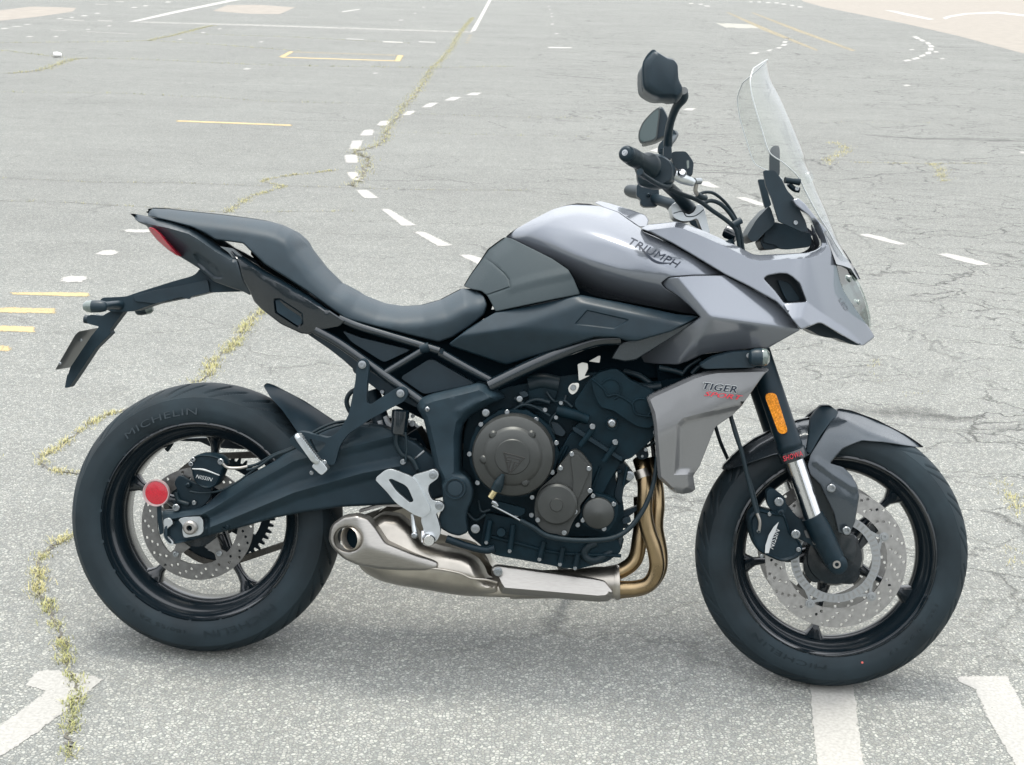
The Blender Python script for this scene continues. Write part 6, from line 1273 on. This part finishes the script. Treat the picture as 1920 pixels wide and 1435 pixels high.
tube('brake_hose', T('I', [(215, 120, -.12), (245, 230, -.13), (275, 320, -.135), (300, 430, -.14), (325, 530, -.145), (345, 600, -.15)]), .0048, HOSE, bike); tube('sensor_wire', T('I', [(228, 150, -.115), (262, 260, -.125), (288, 370, -.13), (330, 500, -.14), (362, 640, -.148), (352, 690, -.148)]), .0022, HOSE, bike)
tube('brake_hose', T('I', [(150, 190, .10), (175, 270, .10), (210, 350, .105), (270, 480, .11)]), .0045, HOSE, bike)
tube('banjo_pipe', T('I', [(345, 600, -.15), (358, 640, -.15), (355, 680, -.148)]), .0035, STEEL, fcp)
# front fender
fe = bpy.data.objects.new('front_fender', None); COL.objects.link(fe); fe.parent = bike
ff_o = px('I', [(690, 166, -.05), (702, 130, -.02), (722, 112, 0), (780, 122, 0), (900, 166, 0), (1030, 232, 0), (1085, 268, 0), (1116, 292, 0), (1100, 296, -.02), (1060, 290, -.055), (920, 270, -.072), (832, 264, -.078), (790, 280, -.082), (742, 302, -.086), (684, 368, -.088), (745, 386, -.09), (782, 422, -.092), (810, 470, -.093), (820, 520, -.093), (800, 640, -.093), (772, 706, -.09), (722, 692, -.093), (702, 602, -.094), (640, 470, -.096), (592, 424, -.094), (578, 380, -.092), (590, 328, -.09)])
shell('fender_panel', ff_o, DPAINT, fe, px('I', [(760, 160, -.045), (850, 200, -.052), (960, 245, -.052), (1050, 272, -.04), (720, 220, -.072), (660, 320, -.088), (650, 380, -.097), (700, 440, -.102), (760, 520, -.104), (740, 620, -.102), (760, 140, -.025), (900, 190, -.025), (1020, 245, -.025)]), lam=.1, domes=[(px('I', [(700, 120), (722, 110), (780, 120), (900, 164), (1030, 230), (1116, 292)]), 24)], folds=[(px('I', [(760, 172), (850, 222), (1000, 275)]), .004, 8), (px('I', [(620, 360), (700, 420), (790, 480)]), .004, 10)], fil=3, roll=2, rolld=.003, skirt=.006, step=3.5)
fr_o = px('I', [(178, 396, -.04), (188, 372, 0), (260, 300, 0), (330, 250, 0), (400, 216, 0), (530, 165, 0), (602, 150, 0), (640, 162, -.02), (640, 220, -.06), (590, 330, -.085), (560, 340, -.085), (480, 320, -.08), (420, 330, -.078), (290, 374, -.07), (204, 402, -.05)])
shell('fender_panel', fr_o, DPAINT, fe, px('I', [(300, 310, -.045), (420, 250, -.048), (540, 200, -.048), (600, 190, -.045), (350, 330, -.065), (500, 270, -.072), (580, 260, -.075)]), lam=.1, domes=[(px('I', [(178, 396), (188, 372), (260, 300), (330, 250), (400, 216), (530, 165), (602, 150)]), 22)], fil=3, roll=2, rolld=.003, skirt=.006)
fb_o = px('I', [(592, 158, -.03), (612, 128, -.005), (640, 98, 0), (680, 98, 0), (722, 128, -.005), (740, 158, -.02), (700, 160, -.05), (690, 172, -.06), (640, 240, -.085), (592, 326, -.095), (570, 316, -.092), (580, 260, -.085)])
shell('fender_bridge', fb_o, MATTE, fe, px('I', [(640, 160, -.05), (660, 120, -.03), (620, 220, -.08)]), lam=.1, fil=3, roll=2, rolld=.003, skirt=.012)
plate('fender_leg_shadow', px('I', [(545, 380), (590, 420), (640, 470), (700, 600), (722, 690), (800, 700), (806, 780), (790, 830), (720, 780), (640, 640), (560, 480)]), -.085, .01, GLOSS, fe, fil=5)  # black plate stands in for the shade behind the fender leg
bolt('I', 688, 483, -.104, 20, fe); bolt('I', 758, 680, -.104, 20, fe)

# ---- front indicator and radiator shroud
i3 = indicator('turn_signal', 'H', 800, 970, 945, 968, -.205, .0185, SATIN, SMOKE, bike)
outline_loft('stalk', 'H', [(470, 1020), (560, 965), (700, 930), (850, 925), (870, 1000), (850, 1040), (600, 1046), (500, 1050)], [(-.195, .94, 0, 0), (-.192, 1, 0, 0), (-.15, 1, 0, 0)], SATIN, i3, fil=8); bolt('H', 803, 958, -.197, 17, i3)
rs_o = px('P', [(1212, 746, -.165), (1222, 739, -.168), (1300, 704, -.168), (1322, 697, -.165), (1345, 693, -.16), (1439, 690, -.15), (1442, 694, -.15), (1432, 703, -.152), (1390, 762, -.15), (1372, 780, -.145), (1345, 798, -.14), (1340, 803, -.14), (1312, 874, -.13), (1300, 892, -.128), (1302, 908, -.122), (1304, 918, -.12), (1296, 924, -.12), (1280, 927, -.12), (1264, 924, -.125), (1234, 897, -.14), (1226, 797, -.155), (1222, 776, -.158)])
rsh = shell('radiator_shroud', [p[:2] for p in rs_o], PAINT2, bike, k=.003, facets=[
    (1, [(1222, 756, -.184), (1300, 722, -.198), (1342, 712, -.194), (1432, 700, -.166), (1274, 786, -.204), (1348, 772, -.190), (1378, 764, -.178)]),
    (1, [(1274, 786, -.204), (1348, 772, -.190), (1378, 764, -.178), (1340, 803, -.170), (1312, 874, -.152), (1300, 892, -.148), (1262, 890, -.172), (1250, 820, -.190)])],
            chamfers=[([(1210, 746), (1222, 737), (1300, 702), (1322, 695), (1345, 691), (1440, 688)], .020, 9), ([(1210, 746), (1222, 776), (1225, 797), (1233, 897), (1264, 926)], .014, 7), ([(1300, 892), (1302, 908), (1304, 920), (1280, 928), (1262, 926)], .02, 12)],
            ramps=[([(1383, 759), (1312, 776), (1281, 784), (1268, 797), (1263, 891), (1298, 890)], [(1395, 752), (1383, 759), (1312, 776), (1281, 784), (1268, 797), (1263, 891), (1304, 890), (1316, 876), (1345, 806), (1352, 800), (1386, 780)], .013, 11)],
            fil=3, roll=1.4, rolld=.002, skirt=.02, mirror='apart')
RD = o_depth['radiator_shroud']
def off(D_, e): return lambda P: D_(P) - e
for k_, (ax_, ay_) in enumerate(((-4, -3), (5, 3), (-3, 4), (4, -4))): lettering('badge_outline', 'TIGER', 'H', (493 + ax_, 1184 + ay_), (719 + ax_, 1209 + ay_), 47, off(RD, .0004 + .00015 * k_), WHITEP, rsh, .22)
for k_, sh_ in enumerate((0, 4)):
    lettering('badge_lettering', 'TIGER', 'H', (493 + sh_, 1184), (718 + sh_, 1209), 46, off(RD, .0016 + .0002 * k_), INK, rsh, .22)
    lettering('badge_lettering', 'SPORT', 'H', (503 + sh_, 1228), (758 + sh_, 1258), 31, off(RD, .0016 + .0002 * k_), REDINK, rsh, .35)
plate('radiator', px('P', [(1200, 720), (1330, 700), (1330, 790), (1290, 900), (1250, 900), (1235, 800)]), -.11, .22, DARK, bike, fil=4)
plate('steering_yoke', px('H', [(480, 955), (640, 900), (800, 900), (880, 940), (900, 1030), (880, 1048), (560, 1052), (400, 1100), (300, 1150), (200, 1180), (180, 1010), (330, 1010)]), -.09, .18, DARK, bike, fil=6)
for pts, r_ in (([(350, 1090, -.12), (400, 1030, -.12), (480, 980, -.12)], .004), ([(420, 1080, -.12), (470, 1030, -.12), (530, 1010, -.12)], .005), ([(200, 1040, -.12), (300, 1060, -.12), (360, 1080, -.12)], .006)): tube('engine_hose', T('H', pts), r_, HOSE, bike)
plate('headstock', px('P', [(1250, 440), (1330, 440), (1430, 560), (1480, 600), (1440, 650), (1300, 640), (1240, 560)]), -.07, .14, DARK, bike)
plate('seat_base', px('P', [(330, 412), (420, 430), (520, 500), (640, 590), (830, 630), (900, 590), (1000, 690), (1190, 650), (1320, 600), (1240, 545), (1180, 530), (960, 535), (930, 580), (860, 590), (700, 590), (560, 500), (440, 440)]), -.06, .12, DARK, bike, bev=0)

# ------------------------------------------------------------------ wood along the lot's near side (mirrored in the bodywork)
WOODM = mat('foliage', (.045, .07, .03), .7, noise=(.6, .5)); V, F = [], []
for i in range(9000):
    x = rng.uniform(-75, 75); top = 8 + 3.5 * math.sin(x * .21) + 2 * math.sin(x * .57 + 1) + 1.2 * math.sin(x * 1.3)
    z = top * (1 - rng.random() ** 1.6 * .97); y = -46 + rng.gauss(0, 2.2) * (1.1 - .6 * z / max(top, 1)); r_ = rng.uniform(.35, .8)
    n = Vector((rng.gauss(0, 1), rng.gauss(0, 1), rng.gauss(0, 1))).normalized(); a = n.orthogonal().normalized() * r_; b = n.cross(a); k = len(V); c_ = Vector((x, y, z))
    V += [c_ + a, c_ + b, c_ - a, c_ - b]; F.append((k, k + 1, k + 2, k + 3))
wo_ = finish('wood', V, F, WOODM, None, smooth=False); wo_['kind'] = 'stuff'; wo_['label'] = 'dark green wood bordering the parking lot'

# ------------------------------------------------------------------ litter on the lot
def on_ground(c, x, y):
    (u, v), = px(c, [(x, y)]); g = ground(np.array([u]), np.array([v]))[0]; return Vector(g)
pc_ = on_ground('K', 325, 324)
cup = bpy.data.objects.new('paper_cup', None); COL.objects.link(cup); cup.location = pc_
cup['label'] = 'crumpled white paper cup lying on the asphalt at the far left'; cup['category'] = 'paper cup'
k_ = 1 / 3 * np.linalg.norm(pc_ - Vector((0, 0, CAM_H))) / FPX
Rc = 15 * k_; Lc = 40 * k_
CUPW = mat('white_paper', (.78, .78, .76), .7)
c1_ = lathe('cup_body', [(0, 0), (Rc * .72, 0), (Rc * .9, Lc * .5), (Rc * 1.05, Lc), (Rc * 1.12, Lc), (Rc * .96, Lc * .98), (Rc * .66, Lc * .06)], (Lc * .5, 0, Rc * .95), (-1, -.25, .08), CUPW, cup, 20)
for v in c1_.data.vertices: v.co.z *= 1 - .2 * math.sin(v.co.x * 90) ** 2; v.co.z = max(v.co.z, .002)
lathe('cup_inside', [(0, 0), (Rc * .9, 0)], (Lc * .5 - Lc * .93, -.25 * Lc * .9, Rc * .95), (-1, -.25, .08), mat('dark_green_print', (.03, .10, .07), .6), cup, 16)
